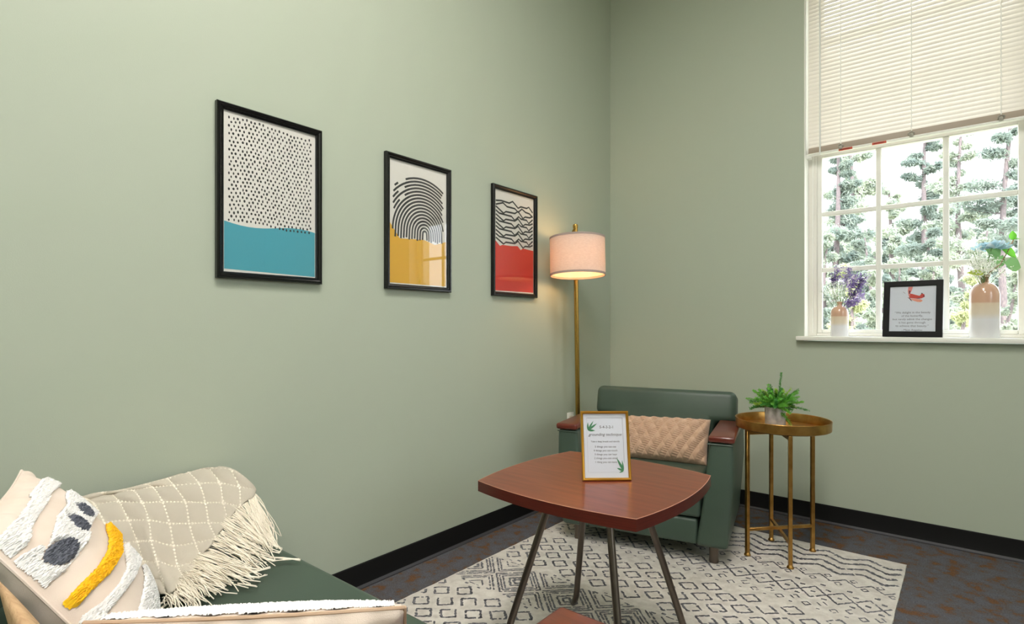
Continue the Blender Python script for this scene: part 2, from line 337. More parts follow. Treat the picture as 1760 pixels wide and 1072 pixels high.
FAR = [(1460, 63.1, 16.18, 3.91, 1), (1610, 66.4, 16.94, 4.12, 0), (1380, 76.4, 14.66, 4.74, 1), (1535, 80.3, 15.32, 4.98, 0), (1690, 56, 12.87, 3.47, 0), (1770, 69.3, 13.45, 4.3, 0), (1300, 56, 12.87, 3.47, 1), (1850, 58.4, 15.1, 3.62, 0)]
for i, (px, t_, h, rd, lm) in enumerate(LOW + FAR):
    x, y = along(px, t_); lab = ['grey green bushy understorey tree below the pines', 'pale green bushy understorey tree below the pines', 'yellow green bushy shrub below the pines'][lm] if t_ < 55 else ['grey green distant tree in the woods behind the pines', 'pale green distant tree in the woods behind the pines'][lm]
    tree('bushy_tree', lab, x, y, h, .12, rd, lm, 60 + i, 12000, leaf=.0050 * t_, trunk=.0056 * t_ if t_ < 55 else .0035 * t_, group=lab, boughs=22)

# ------------------------------------------------------------------ wall pictures
def print_poly(name, polys, z, m, parent):
    mb = MB()
    for p in polys: mb.add([(x, y, z) for x, y in p], [tuple(range(len(p)))])
    me = bpy.data.meshes.new(name); me.from_pydata(mb.v, [], mb.f); me.materials.append(m)
    return link(name, me, parent)
def stroke(pts, w):
    """flat ribbon polygons along pts"""
    out = []; n = len(pts); L_ = []; R2 = []
    for i in range(n):
        a = Vector(pts[max(i - 1, 0)]); b_ = Vector(pts[min(i + 1, n - 1)]); d = (b_ - a); d = d.normalized() if d.length else Vector((1, 0)); nn = Vector((-d.y, d.x)) * w / 2
        p = Vector(pts[i]); L_.append(p + nn); R2.append(p - nn)
    for i in range(n - 1): out.append([tuple(L_[i]), tuple(R2[i]), tuple(R2[i + 1]), tuple(L_[i + 1])])
    return out
PW, PH, FRW = .400, .612, .024
def picture(yc, label):
    t = thing('wall_picture', label, 'picture', (.002, yc, 1.592), group='abstract prints on the left wall')
    frame_basis(t, (0, 1, 0), (0, 0, 1))           # local x along wall, y up, z into the room
    m = MB(); prof = [(0, 0), (0, .017), (.004, .022), (.010, .022), (.015, .017), (.019, .0165), (.0215, .013), (FRW, .012), (FRW, 0)]
    w, h = PW / 2, PH / 2; cs = [(-w, -h, 1, 1), (w, -h, -1, 1), (w, h, -1, -1), (-w, h, 1, -1)]; n = len(prof)
    vs = [(x + sx * p, y + sy * p, z) for x, y, sx, sy in cs for p, z in prof]
    m.add(vs, [(c * n + k, c * n + k + 1, ((c + 1) % 4) * n + k + 1, ((c + 1) % 4) * n + k) for c in range(4) for k in range(n - 1)])
    m.build('frame', M_blackframe, t, angle=25)
    MB().box((-w + .006, -h + .006, 0), (w - .006, h - .006, .003)).build('backing_board', M_blackmatte, t, smooth=False)
    iw, ih = w - FRW + .002, h - FRW + .002
    p = MB().box((-iw, -ih, .003), (iw, ih, .0055)).build('print', M_paper, t, smooth=False)
    MB().box((-iw, -ih, .0095), (iw, ih, .0105)).build('glass', M_glass, t, smooth=False)
    return t, p, iw, ih
rnd = random.Random(3)
t1, p1, iw, ih = picture(-2.543, 'black framed print of black dots above a turquoise block')
dots = []; nc, nr = 21, 27
for r in range(nr):
    for c in range(nc):
        u = (c + .5 + (.5 if r % 2 else 0)) / (nc + .5); v = (r + .5) / nr
        x = -iw + .016 + u * (2 * iw - .030) + rnd.uniform(-.0022, .0022); y = ih - .018 - v * (ih * 2 * .66) + .006 * math.sin(u * 6) + rnd.uniform(-.002, .002)
        rx, ry = rnd.uniform(.0024, .0042), rnd.uniform(.0042, .0058)
        if abs(x) < iw - .008: dots.append([(x + rx * math.cos(k * .785), y + ry * math.sin(k * .785)) for k in range(8)])
e1, e2 = -iw + .006, iw - .004
blue = [(e1, -ih + .012), (e2, -ih + .006)] + [(e2 - (e2 - e1) * k / 12, .005 - .155 * 0 - .115 + .012 * math.sin(k / 12 * 5.5 + .6) + .008 * k / 12) for k in range(13)]
print_poly('colour_block', [blue], .0057, mat('turquoise_ink', (74, 162, 178), .7), p1)
print_poly('ink_dots', dots, .0059, M_ink, p1)
t2, p2, iw, ih = picture(-1.828, 'black framed print of nested black arches above a mustard yellow block')
yel = [(e1, -ih + .008), (e2, -ih + .008), (e2, -.055), (.10, -.078), (.03, -.062), (-.04, -.066), (-.115, -.072), (e1, -.005)]
print_poly('colour_block', [yel], .0057, mat('mustard_ink', (222, 172, 52), .7), p2)
arch = []; cx, cy = .035, -.045
for k in range(17):
    r = .012 + k * .0150; base = cy - .010 * math.sin(k * .7) + max(0, k - 9) * .015
    pts = []
    for q in range(33):
        a = math.pi * (1.0 - q / 32) ; sx = r * (1.0 if k < 10 else 1.0) * math.cos(a); sy = r * 1.02 * math.sin(a)
        pts.append((cx + sx - .010 * k / 16 * 2, cy + .012 + sy))
    lg = .030 + .004 * (k % 3)
    pts = [(pts[0][0] - .002, max(pts[0][1] - lg, cy - .03))] + pts + [(pts[-1][0] + .002, pts[-1][1] - lg)]
    lim = iw - .022; run = []
    for i, pp in enumerate(pts):
        ok = -lim < pp[0] < lim and pp[1] < ih - .045 and not (k > 11 and abs(pp[0] + .075 + .002 * k) < .004)
        if ok: run.append(pp)
        if (not ok or i == len(pts) - 1) and len(run) > 1: arch += stroke(run, .0094); 
        if not ok: run = []
print_poly('ink_arches', arch, .0059, M_ink, p2)
t3, p3, iw, ih = picture(-1.112, 'black framed print of black zigzag lines above a red block')
red = [(e1, -ih + .008), (e2, -ih + .010), (e2, -.025), (.075, -.020), (.055, -.032), (.025, -.012), (-.03, -.018), (-.11, -.020), (-.13, -.028), (e1, .002)]
print_poly('colour_block', [red], .0057, mat('red_ink', (212, 50, 44), .7), p3)
zz = []
base = [(-iw + .012, 0), (-.12, .006), (-.05, .004), (-.02, .018), (.03, -.012), (.055, 0), (.11, 0), (.13, .010), (iw - .010, -.018)]
base2 = [(-iw + .012, 0), (-.105, .018), (-.07, .002), (.0, .002), (.03, -.014), (.065, .010), (.10, -.004), (.135, -.006), (iw - .010, -.022)]
base3 = [(-iw + .012, .012), (-.10, -.018), (-.08, -.006), (.0, -.004), (.03, .012), (.075, -.022), (.095, -.010), (.14, -.008), (iw - .010, .004)]
base4 = [(-iw + .012, .012), (-.135, -.002), (-.03, -.004), (0, -.022), (.035, .004), (.055, -.006), (.11, -.006), (.13, -.022), (iw - .010, .006)]
for k in range(11):
    bs = [base, base2, base3, base4, base3, base4, base3, base4, base3, base4, base3][k]; y0 = ih - .065 - k * .0215
    zz += stroke([(x, y + y0) for x, y in bs], .0095)
print_poly('ink_zigzags', zz, .0059, M_ink, p3)

# ------------------------------------------------------------------ wall outlet
ot = thing('wall_outlet', 'white electrical outlet on the wall beside the lamp pole', 'outlet', (.0, -.53, .497))
MB().box((0, -.036, -.058), (.006, .036, .058)).build('cover_plate', M_white, ot, bevel=.002)
for dz in (-.022, .022):
    MB().box((.004, -.017, dz - .014), (.0085, .017, dz + .014)).build('socket', mat('outlet_ivory', (226, 218, 196), .5), ot, bevel=.002)

# ------------------------------------------------------------------ floor lamp
lp0 = at(995, 560, 3.45); lp1 = at(989, 392, 3.45)
LAMP = thing('floor_lamp', 'brass floor lamp with a round linen drum shade in the corner', 'lamp', (float(lp0[0]), float(lp0[1]), 0))
def lrel(p): return (float(p[0] - lp0[0]), float(p[1] - lp0[1]), float(p[2]))
top = lrel(lp1)
MB().lathe([(0, 0), (.098, 0), (.10, .004), (.098, .014), (.03, .018), (.014, .03), (0, .03)], 32).build('base', M_brass, LAMP)
MB().tube([(0, 0, .02), top], .0145, 14).build('pole', M_brass, LAMP)
sc = at(992.5, 441, 3.27); scr = Vector(lrel(sc))
MB().tube([top, (top[0] - .0, top[1] - .0, top[2] + .012)], .016, 12).lathe([(0, -.014), (.014, -.009), (.017, 0), (.014, .009), (0, .014)], 14, (top[0], top[1], top[2] + .014)).build('joint', M_brass, LAMP)
MB().tube([(top[0], top[1], top[2] + .010), lrel(at(981, 406, 3.40)), (scr.x - .03, scr.y, scr.z + .088), (scr.x, scr.y, scr.z + .078), (scr.x, scr.y, scr.z + .03)], .0075, 10).build('arm', M_brass, LAMP)
M_linen = translucent('linen_shade', (212, 200, 192), (255, 236, 218), .28, .85, var=(228, 218, 210), vscale=60, stretch=(1, 1, 6))
M_inner = mat('shade_lining', (246, 240, 228), .8)
SR, SH = .163, .216
sh = MB().lathe([(SR, -SH / 2), (SR, SH / 2), (SR - .003, SH / 2), (SR - .003, -SH / 2), (SR, -SH / 2)], 64).build('shade', M_linen, LAMP, loc=scr); sh.rotation_euler = (R_(-2.2), R_(-2.4), 0)
M_trim = mat('shade_trim', (172, 156, 148), .9)
for s in (-1, 1): MB().lathe([(SR + .0012, s * SH / 2 - .006), (SR + .0012, s * SH / 2 + .006), (SR - .004, s * SH / 2 + .006), (SR - .004, s * SH / 2 - .006)], 64).build('shade_trim', M_trim, sh)
sp = MB()
for k in range(3):
    w = k * 2.094 + .4; sp.tube([(0, 0, .09), (math.cos(w) * (SR - .003), math.sin(w) * (SR - .003), .10)], .002, 6)
sp.build('shade_spider', M_brass, sh)
MB().lathe([(0, .045), (.014, .04), (.016, .02), (.03, -.01), (.034, -.03), (.026, -.052), (.01, -.062), (0, -.063)], 20, tuple(scr)).build('bulb', emit('warm_bulb', (255, 196, 132), 30), LAMP)

# ------------------------------------------------------------------ rug
RX0, RX1, RY0, RY1, RT = .235, 1.79, -2.72, -.418, .011
RUG = thing('area_rug', 'off white low pile rug with charcoal diamond and zigzag pattern', 'rug', (0, 0, 0))
rg = MB(); nx, ny = 60, 90; rr = random.Random(5)
top_ = [[(RX0 + (RX1 - RX0) * i / nx + (rr.uniform(-.0015, .0015) if i in (0, nx) else 0), RY0 + (RY1 - RY0) * j / ny, RT) for j in range(ny + 1)] for i in range(nx + 1)]
rg.grid(top_)
def skirt(line): rg.grid([line, [(p[0], p[1], 0.0005) for p in line]])
skirt(top_[0]); skirt(top_[-1]); skirt([r_[0] for r_ in top_]); skirt([r_[-1] for r_ in top_])
M_rug = mat('rug_pile', (216, 211, 203), .95, spec=.05, var=(200, 194, 186), vscale=26, bump=.7, bscale=520)
rg.build('pile', M_rug, RUG, angle=60)
pat = MB(); rq = random.Random(8)
def dash(pts, w, z=RT + .0006, gap=.04, step=.009):
    """woven stroke: short uneven dashes along the polyline"""
    for a, b_ in zip(pts[:-1], pts[1:]):
        a = Vector(a); b_ = Vector(b_); d = b_ - a; n = max(1, int(d.length / step)); dn = d.normalized(); nn = Vector((-dn.y, dn.x))
        for k in range(n):
            if rq.random() < gap: continue
            p = a + d * ((k + .5) / n); hw = w * .5 * rq.uniform(.65, 1.3); hl = d.length / n * rq.uniform(.5, .75)
            p = p + nn * rq.uniform(-.14, .14) * w; sk = nn * rq.uniform(-.2, .2) * w
            q = [p - dn * hl - nn * hw, p + dn * hl - nn * hw + sk, p + dn * hl + nn * hw + sk, p - dn * hl + nn * hw]
            if all(RX0 + .004 < v.x < RX1 - .004 and RY0 < v.y < RY1 - .004 for v in q): pat.add([(v.x, v.y, z) for v in q], [(0, 1, 2, 3)])
def diamond(cx, cy, hx, hy, w, gap=.05, skip=()):
    P = [(cx - hx, cy), (cx, cy + hy), (cx + hx, cy), (cx, cy - hy), (cx - hx, cy)]
    for k in range(4):
        if k not in skip: dash(P[k:k + 2], w, gap=gap)
# far border: four zigzag lines
ZP = .172
for k, y0 in enumerate((-.500, -.565, -.632, -.70)):
    pts = []; n = 0; x = RX0 - .05
    while x < RX1 + .1: pts.append((x, y0 + (.030 if n % 2 else -.030))); x += ZP / 2; n += 1
    dash(pts, .0165, gap=.02)
# stepped line and small diamonds
pts = []; x = RX0 - .06; n = 0
while x < RX1 + .1: pts.append((x, -.802 + (.026 if n % 2 else -.026))); x += .049; n += 1
dash(pts, .008, gap=.03)
for i in range(18):
    x = RX0 + i * .098
    diamond(x + .02, -.775, .014, .016, .006); diamond(x + .068, -.835, .014, .016, .006); dash([(x + .012, -.89), (x + .030, -.89)], .016, gap=0)
    diamond(x + .0, -.983, .048, .058, .0088, .03); dash([(x - .008, -.983), (x + .008, -.983)], .014, gap=0)
    dash([(x + .04, -.935), (x + .058, -.935)], .012, gap=0); dash([(x + .04, -1.03), (x + .058, -1.03)], .012, gap=0)
    diamond(x + .05, -1.075, .017, .019, .0065, .12, skip=(rq.randrange(4),)); diamond(x + .0, -1.11, .016, .017, .006, .15); dash([(x + .04, -1.13), (x + .05, -1.13)], .008, gap=0)
# diamond lattices on both sides of the medallion band
def lattice(y_a, y_b):
    y = y_a; k = 0
    while y > y_b:
        for i in range(11):
            x = RX0 + .068 + (i - .5 + (.5 if k % 2 else 0)) * .157
            diamond(x, y, .041, .038, .0094, .08, skip=((rq.randrange(4),) if rq.random() < .12 else ()))
        y -= .0562; k += 1
lattice(-1.207, -1.50)
# medallion band
for i in range(-1, 7):
    cxm = .245 + i * .2555
    for k, h_ in enumerate((.122, .103, .084)): diamond(cxm, -1.697, h_, h_ * .98, .0075, .06)
    diamond(cxm, -1.697, .048, .048, .011, .02); diamond(cxm, -1.697, .022, .022, .012, .0)
    xm = cxm + .128
    for s in (1, -1):
        for h_ in (.103, .084):
            dash([(xm - h_, -1.697 + s * (.128 + .0)), (xm, -1.697 + s * (.128 - h_)), (xm + h_, -1.697 + s * .128)], .0075, gap=.07)
        dash([(xm - .04, -1.697 + s * .128), (xm, -1.697 + s * .09), (xm + .04, -1.697 + s * .128)], .007, gap=.2)
        dash([(xm - .03, -1.697 + s * .135), (xm + .03, -1.697 + s * .135)], .006, gap=.35)
        for dx in (-.07, -.035, 0, .035, .07): dash([(xm + dx - .007, -1.697 + s * (.168 - abs(dx) * .55)), (xm + dx + .007, -1.697 + s * (.168 - abs(dx) * .55))], .010, gap=0)
lattice(-1.905, -2.70)
M_pat = mat('charcoal_yarn', (98, 98, 103), .95, spec=.05, var=(138, 138, 143), vscale=70, vdetail=2)
pat.build('woven_pattern', M_pat, RUG, smooth=False, kind='stuff')

# ------------------------------------------------------------------ green lounge seats
def rounded_prism(mb, poly, ax, a, b): return mb.prism(poly, ax, a, b)
# armchair (local x right, y back, z up; front centre on the floor)
CH = thing('armchair', 'dark green vinyl armchair with mahogany arm caps in the corner', 'armchair', (.776, -1.095, .0122), R_(13))
for s in (-1, 1):
    poly = [(s * .425, .575), (s * .428, .40), (s * .402, .085), (s * .262, .085), (s * .300, .34), (s * .322, .575)]
    a = MB().prism(poly, 'y', -.002, .69).build('arm', M_vinyl, CH, bevel=.018, seg=3)
    MB().tube([(s * (.428 if q == 0 else .31) - s * .003 * (1 if q == 0 else -1), -.004, .565 - k * .0) for q in (0, 1) for k in (0,)], .003, 6).build('welt', M_vinyl, a)
    MB().box((min(s * .318, s * .432), -.012, .574), (max(s * .318, s * .432), .47, .604)).build('arm_cap', M_maho, CH, bevel=.010, seg=3)
    for v in (.065, .60): MB().lathe([(0, 0), (.021, 0), (.023, .006), (.021, .02), (.021, .10), (0, .10)], 18, (s * .335, v, 0)).build('leg', M_steel, CH)
MB().box((-.268, .012, .085), (.268, .66, .205)).build('base_rail', M_vinyl, CH, bevel=.014, seg=3)
MB().prism([(.004, .213), (.004, .380), (.03, .402), (.52, .374), (.52, .213)], 'x', -.283, .283).build('seat_cushion', M_vinyl, CH, bevel=.022, seg=4)
bk = MB(); tp = [(-.285, 0), (.285, 0), (.285, .218), (.400, .218), (.400, .388), (-.380, .388), (-.380, .218), (-.285, .218)]
lean = R_(14)
def bpt(u, w, d): return (u, .425 + w * math.sin(lean) + d * math.cos(lean), .38 + w * math.cos(lean) - d * math.sin(lean))
n = 8; bk.add([bpt(u, w, 0) for u, w in tp] + [bpt(u, w, .15) for u, w in tp], [(0, 1, 2, 7), (2, 3, 4, 5, 6, 7), (8, 15, 10, 9), (10, 15, 14, 13, 12, 11)] + [(i, (i + 1) % n, n + (i + 1) % n, n + i) for i in range(n)])
bk.build('backrest', M_vinyl, CH, bevel=.036, seg=5, angle=60)
MB().box((-.405, .60, .085), (.405, .705, .60)).build('rear_panel', M_vinyl, CH, bevel=.018, seg=3)

# two seat sofa facing the armchair (local = world axes, origin at its front left floor corner)
SX, SXW, SYF = .055, 1.50, -2.70
SOFA = thing('loveseat_sofa', 'dark green vinyl two seat sofa along the wall with mahogany arm caps', 'sofa', (SX, SYF, 0))
def sofa_arm(x0, x1, xi):
    sgn = 1 if xi > x0 else -1
    poly = [(x0, .585), (x0, .085), (xi, .085), (x1, .585)]
    MB().prism(poly, 'y', -.80, -.04).build('arm', M_vinyl, SOFA, bevel=.016, seg=3)
sofa_arm(.0, .115, .16); sofa_arm(SXW, 1.387, 1.34)
for x0, x1 in ((-.006, .120), (1.382, 1.506)): MB().box((x0, -.60, .583), (x1, -.035, .619)).build('arm_cap', M_maho, SOFA, bevel=.011, seg=3)
MB().box((.15, -.80, .085), (1.35, -.02, .225)).build('base_rail', M_vinyl, SOFA, bevel=.014, seg=3)
for x0, x1 in ((.145, 1.355),): MB().prism([(0.0, .232), (.0, .425), (-.022, .452), (-.66, .442), (-.66, .232)], 'x', x0, x1).build('seat_cushion', M_vinyl, SOFA, bevel=.014, seg=4)
MB().prism([(-.66, .25), (-.64, .45), (-.732, .700), (-.80, .715), (-.86, .700), (-.86, .085), (-.70, .085)], 'x', .0, 1.50).build('backrest', M_vinyl, SOFA, bevel=.02, seg=3)
for x in (.07, 1.43):
    for y in (-.10, -.78): MB().lathe([(0, 0), (.021, 0), (.023, .006), (.021, .02), (.021, .10), (0, .10)], 18, (x, y, 0)).build('leg', M_steel, SOFA)

# ------------------------------------------------------------------ cherry table
TZ = .62; TC = (1.063, -1.982)
TB = thing('side_table', 'cherry laminate square table with bowed edges and splayed metal legs', 'table', (TC[0], TC[1], RT))
def bowed(hx, hy, bow, n=14):
    P = []
    for (ax, ay), (bx, by), nrm in (((-hx, -hy), (hx, -hy), (0, -1)), ((hx, -hy), (hx, hy), (1, 0)), ((hx, hy), (-hx, hy), (0, 1)), ((-hx, hy), (-hx, -hy), (-1, 0))):
        for k in range(n):
            s = k / n; q = bow * (1 - (2 * s - 1) ** 2); P.append((ax + (bx - ax) * s + nrm[0] * q, ay + (by - ay) * s + nrm[1] * q))
    return P
tz = TZ - RT
MB().prism(bowed(.280, .270, .034), 'z', tz - .034, tz - .0015).build('edge_band', M_tedge, TB, angle=30)
MB().prism(bowed(.2795, .2695, .034), 'z', tz - .0015, tz).build('tabletop', M_table, TB, angle=30)
el = bowed(.2795, .2695, .034); MB().tube([(p[0], p[1], tz - .0008) for p in el + [el[0]]], .0011, 5, caps=False).build('edge_line', M_tline, TB)
lg = MB(); A = Vector((-.10, -.10, tz - .03)); K = Vector((-.222, -.222, .055)); T_ = Vector((-.262, -.262, .0125))
pts = [A, A.lerp(K, .5), A.lerp(K, .92)] + [((1 - q) ** 2) * A.lerp(K, .92) + 2 * q * (1 - q) * K + q * q * K.lerp(T_, .6) for q in (.25, .5, .75, 1)] + [T_]
lg.tube(pts, .0115, 14)
for i in range(4): l = lg.build('leg', M_steel, TB, rotz=i * math.pi / 2)
MB().box((-.13, -.13, tz - .046), (.13, .13, tz - .033)).build('mounting_plate', M_blackmatte, TB, bevel=.003)

# gold framed sign standing on the table
g0 = onz(1001, 826, TZ); g1 = onz(1085, 825.5, TZ); rv_ = Vector(g1 - g0); gw = rv_.length; rv_.normalize()
back = Vector((-rv_.y, rv_.x, 0)); leanv = (Vector((0, 0, 1)) * math.cos(R_(13)) + back * math.sin(R_(13)))
SG = thing('framed_sign', 'small gold framed white sign with green leaf corners on the cherry table', 'sign', Vector((g0 + g1) / 2) + Vector((0, 0, .0005)))
frame_basis(SG, rv_, leanv); GH = .222; hw = gw / 2
m = MB(); prof = [(0, -.006), (0, .006), (.003, .009), (.006, .008), (.0085, .005), (.0085, -.006)]; n = len(prof); cs = [(-hw, 0, 1, 1), (hw, 0, -1, 1), (hw, GH, -1, -1), (-hw, GH, 1, -1)]
m.add([(x + sx * p, y + sy * p, z) for x, y, sx, sy in cs for p, z in prof], [(c * n + k, c * n + (k + 1) % n, ((c + 1) % 4) * n + (k + 1) % n, ((c + 1) % 4) * n + k) for c in range(4) for k in range(n)]).build('frame', M_goldframe, SG, angle=30)
MB().box((-hw + .004, .004, -.006), (hw - .004, GH - .004, -.003)).build('backing_board', M_blackmatte, SG, smooth=False)
M_signpaper = mat('sign_paper', (216, 220, 230), .7)
sgp = MB().box((-hw + .006, .006, -.003), (hw - .006, GH - .006, .0005)).build('print', M_signpaper, SG, smooth=False)
MB().box((-hw + .008, .008, .0028), (hw - .008, GH - .008, .0036)).build('glass', M_glass, SG, smooth=False)
ib = (hw - .020, .026, GH - .022)
bo = stroke([(-ib[0], ib[2]), (ib[0], ib[2])], .0011) + stroke([(ib[0], ib[2]), (ib[0], ib[1] + .03)], .0009)
print_poly('ruled_border', bo, .0008, mat('grey_ink', (120, 120, 128), .7), sgp)
print_poly('ruled_border', stroke([(-ib[0], ib[2]), (-ib[0], ib[1]), (ib[0], ib[1])], .0009), .0008, mat('pale_ink', (188, 190, 196), .7), sgp)
tx = text_mesh([('5-4-3-2-1', .0125, .006, GH - .056, 0), ('grounding technique', .0132, .0, GH - .080, .35), ('Take a deep breath and identify', .0074, .0, GH - .101, 0)]
               + [(s_, .0086, .0, GH - .118 - i * .0122, 0) for i, s_ in enumerate(('5 things you can see', '4 things you can touch', '3 things you can hear', '2 things you can smell', '1 thing you can taste'))])
tx.v = [(x, y, .0009) for x, y, z in tx.v]; tx.build('lettering', mat('sign_ink', (70, 58, 66), .7), sgp, smooth=False)
def leaf_poly(x, y, ang, L_, w):
    return [(x + math.cos(ang) * L_ * s - math.sin(ang) * o * w * math.sin(math.pi * min(s, .999) ** .8), y + math.sin(ang) * L_ * s + math.cos(ang) * o * w * math.sin(math.pi * min(s, .999) ** .8)) for o, rng in ((1, range(0, 9)), (-1, range(8, -1, -1))) for s in [q / 8 for q in rng]]
lv = [leaf_poly(-.056, GH - .062, a, l_, w) for a, l_, w in ((1.55, .026, .0028), (1.0, .036, .0030), (.62, .038, .0034), (-.05, .024, .0034))] + [leaf_poly(.056, .030, a, l_, w) for a, l_, w in ((2.05, .046, .0040), (1.68, .034, .0026), (2.75, .024, .0034), (3.5, .016, .0024))]
for lq in (lv[:4], lv[4:]): print_poly('leaf_motif', lq, .0009, mat('leaf_green_ink', (62, 128, 88), .7), sgp)
MB().add([(-.02, .15, -.006), (.02, .15, -.006), (.02, .021, -.075), (-.02, .021, -.075), (-.02, .15, -.009), (.02, .15, -.009), (.02, .021, -.078), (-.02, .021, -.078)], [(0, 1, 2, 3), (7, 6, 5, 4), (0, 4, 5, 1), (1, 5, 6, 2), (2, 6, 7, 3), (3, 7, 4, 0)]).build('easel_leg', M_blackmatte, SG, smooth=False)

# ------------------------------------------------------------------ gold tray table and plant
GC = Vector((1.296, -.612, .0122))
GT = thing('tray_table', 'round antique brass tray table with four square legs beside the armchair', 'table', GC)
feet = [onz(1284.5, 954, RT), onz(1325.5, 928.5, RT), onz(1358.3, 976.5, RT), onz(1396.6, 947, RT)]
FT = [Vector(p) - GC for p in feet]
GZ = .605
for f_ in FT:
    d = Vector((f_.x, f_.y, 0)).normalized(); a = .0085
    l = MB().box((-a, -a, 0), (a, a, GZ)).build('leg', M_gold, GT, bevel=.0015, seg=1, loc=(f_.x, f_.y, 0), rotz=math.atan2(d.y, d.x))
    MB().lathe([(0, 0), (.015, 0), (.0155, .005), (.012, .010), (.009, .016), (0, .016)], 14).build('foot', M_gold, l)
def bar(p, q, z0, z1, hw_, name):
    d = (q - p); L_ = math.hypot(d.x, d.y); ang = math.atan2(d.y, d.x)
    MB().box((0, -hw_, z0), (L_, hw_, z1)).build(name, M_gold, GT, bevel=.001, seg=1, loc=(p.x, p.y, 0), rotz=ang)
bar(FT[0], FT[3], .118, .132, .007, 'stretcher'); bar(FT[1], FT[2], .104, .118, .007, 'stretcher')
bar(FT[0], FT[3], GZ - .022, GZ - .004, .007, 'top_bar'); bar(FT[1], FT[2], GZ - .022, GZ - .006, .007, 'top_bar')
TR = .213
MB().lathe([(0, GZ), (TR - .006, GZ), (TR, GZ + .004), (TR + .001, GZ + .044), (TR + .003, GZ + .046), (TR + .002, GZ + .048), (TR - .002, GZ + .047), (TR - .004, GZ + .043), (TR - .006, GZ + .005), (0, GZ + .0045)], 72, (.008, -.004, 0)).build('tray', M_gold, GT, angle=35)
pp = at(1332.5, 560, 2.69); pz = RT + GZ + .005
PL = thing('potted_plant', 'small leafy green plant in a grey cement pot on the brass tray', 'plant', (float(pp[0]), float(pp[1]), pz))
MB().lathe([(0, 0), (.0435, 0), (.0455, .003), (.0475, .104), (.0465, .106), (.043, .104), (.042, .09), (0, .09)], 40).build('pot', mat('grey_cement', (166, 159, 157), .9, var=(188, 181, 178), vscale=40, bump=.4, bscale=120), PL, angle=40)
MB().lathe([(0, .097), (.02, .098), (.043, .094)], 24).build('soil', mat('dark_soil', (24, 34, 18), .95), PL)
GM = [translucent('leaf_bright', (112, 190, 76), (170, 222, 96), .3, .5), translucent('leaf_deep', (76, 152, 66), (112, 180, 84), .3, .5), translucent('leaf_lime', (158, 198, 78), (196, 220, 100), .3, .5)]
rp = random.Random(21)
def frond(i, w, el, L_):
    mb = MB(); pts = []
    for k in range(9):
        s = k / 8; r = L_ * s * math.cos(el) * (1 + .12 * s); z = .098 + L_ * s * math.sin(el) - .05 * s * s * (1.2 - math.sin(el))
        pts.append(Vector((.012 * math.cos(w) + r * math.cos(w), .012 * math.sin(w) + r * math.sin(w), z)))
    mb.tube(pts, [.0016 * (1 - .6 * k / 8) for k in range(9)], 5)
    for k in range(int(L_ * 1500)):
        s = rp.uniform(.12, 1.0); j = min(int(s * 8), 7); p = pts[j].lerp(pts[j + 1], s * 8 - j); t_ = (pts[j + 1] - pts[j]).normalized()
        a = t_.orthogonal().normalized(); a.rotate(Matrix.Rotation(rp.uniform(0, 6.28), 3, t_)); d = (a + t_ * rp.uniform(.3, .9)).normalized(); side = d.cross(t_).normalized() if d.cross(t_).length > .01 else a
        l_ = rp.uniform(.010, .018) * (1.1 - .4 * s); wd = .0019
        mb.add([p, p + d * l_ * .5 + side * wd, p + d * l_, p + d * l_ * .5 - side * wd], [(0, 1, 2, 3)])
    mb.build('frond', GM[(0, 1, 0, 2, 1)[i % 5]], PL, smooth=False)
for i in range(72): frond(i, i * 2.399 + rp.uniform(-.3, .3), R_(rp.choice((20, 32, 44, 54, 64, 78))), rp.uniform(.08, .13))
frond(1, .3, R_(86), .185); frond(0, -.5, R_(48), .155); frond(0, 2.6, R_(40), .15); frond(1, 2.3, R_(28), .135); frond(2, 5.6, R_(-12), .115); frond(0, 3.6, R_(35), .13); frond(1, .6, R_(52), .14); frond(0, .75, R_(30), .13)

# ------------------------------------------------------------------ pillows
def pillow_fn(T, B, N1, N2, thick, pin=.05, pw=2.6):
    """returns S(s,t,side,extra): s from edge TB to edge N1N2, t from top to bottom"""
    T, B, N1, N2 = (np.asarray(v, float) for v in (T, B, N1, N2)); nrm = np.cross(N1 - T, B - T); nrm /= np.linalg.norm(nrm)
    def S(s, t, side=1, extra=0.0):
        s, t = np.asarray(s, float), np.asarray(t, float)
        # pull edge centres in a little, leave corners out
        s2 = s + pin * (.5 - s) * 2 * (1 - (2 * t - 1) ** 2) * .5 * np.abs(2 * s - 1); t2 = t + pin * (.5 - t) * 2 * (1 - (2 * s - 1) ** 2) * .5 * np.abs(2 * t - 1)
        s2, t2 = s2[..., None], t2[..., None]
        P = T * (1 - s2) * (1 - t2) + B * (1 - s2) * t2 + N1 * s2 * (1 - t2) + N2 * s2 * t2
        h = (np.clip(1 - np.abs(2 * s - 1) ** pw, 0, 1) ** .62) * (np.clip(1 - np.abs(2 * t - 1) ** pw, 0, 1) ** .62)
        return P + nrm * ((side * thick * h + side * extra)[..., None])
    return S, nrm
def shell(mb, S, n, m, sides=(1, -1), extra=None):
    s, t = np.meshgrid(np.linspace(0, 1, n), np.linspace(0, 1, m), indexing='ij')
    for sd_ in sides:
        ex = extra(s, t, sd_) if extra is not None else np.zeros_like(s)
        mb.grid(S(s, t, sd_, ex).tolist())
    return mb
def wrinkle(s, t, sd_):
    e_ = np.minimum(np.minimum(s, 1 - s), np.minimum(t, 1 - t)); a = np.exp(-(e_ / .09) ** 2)
    return a * (.004 * np.sin(s * 46 + 3 * np.sin(t * 5)) * (np.minimum(t, 1 - t) < .2) + .004 * np.sin(t * 41 + 2 * np.sin(s * 7)) * (np.minimum(s, 1 - s) < .2)) * np.clip(e_ / .02, 0, 1) + .002 * np.sin(s * 9 + t * 5)
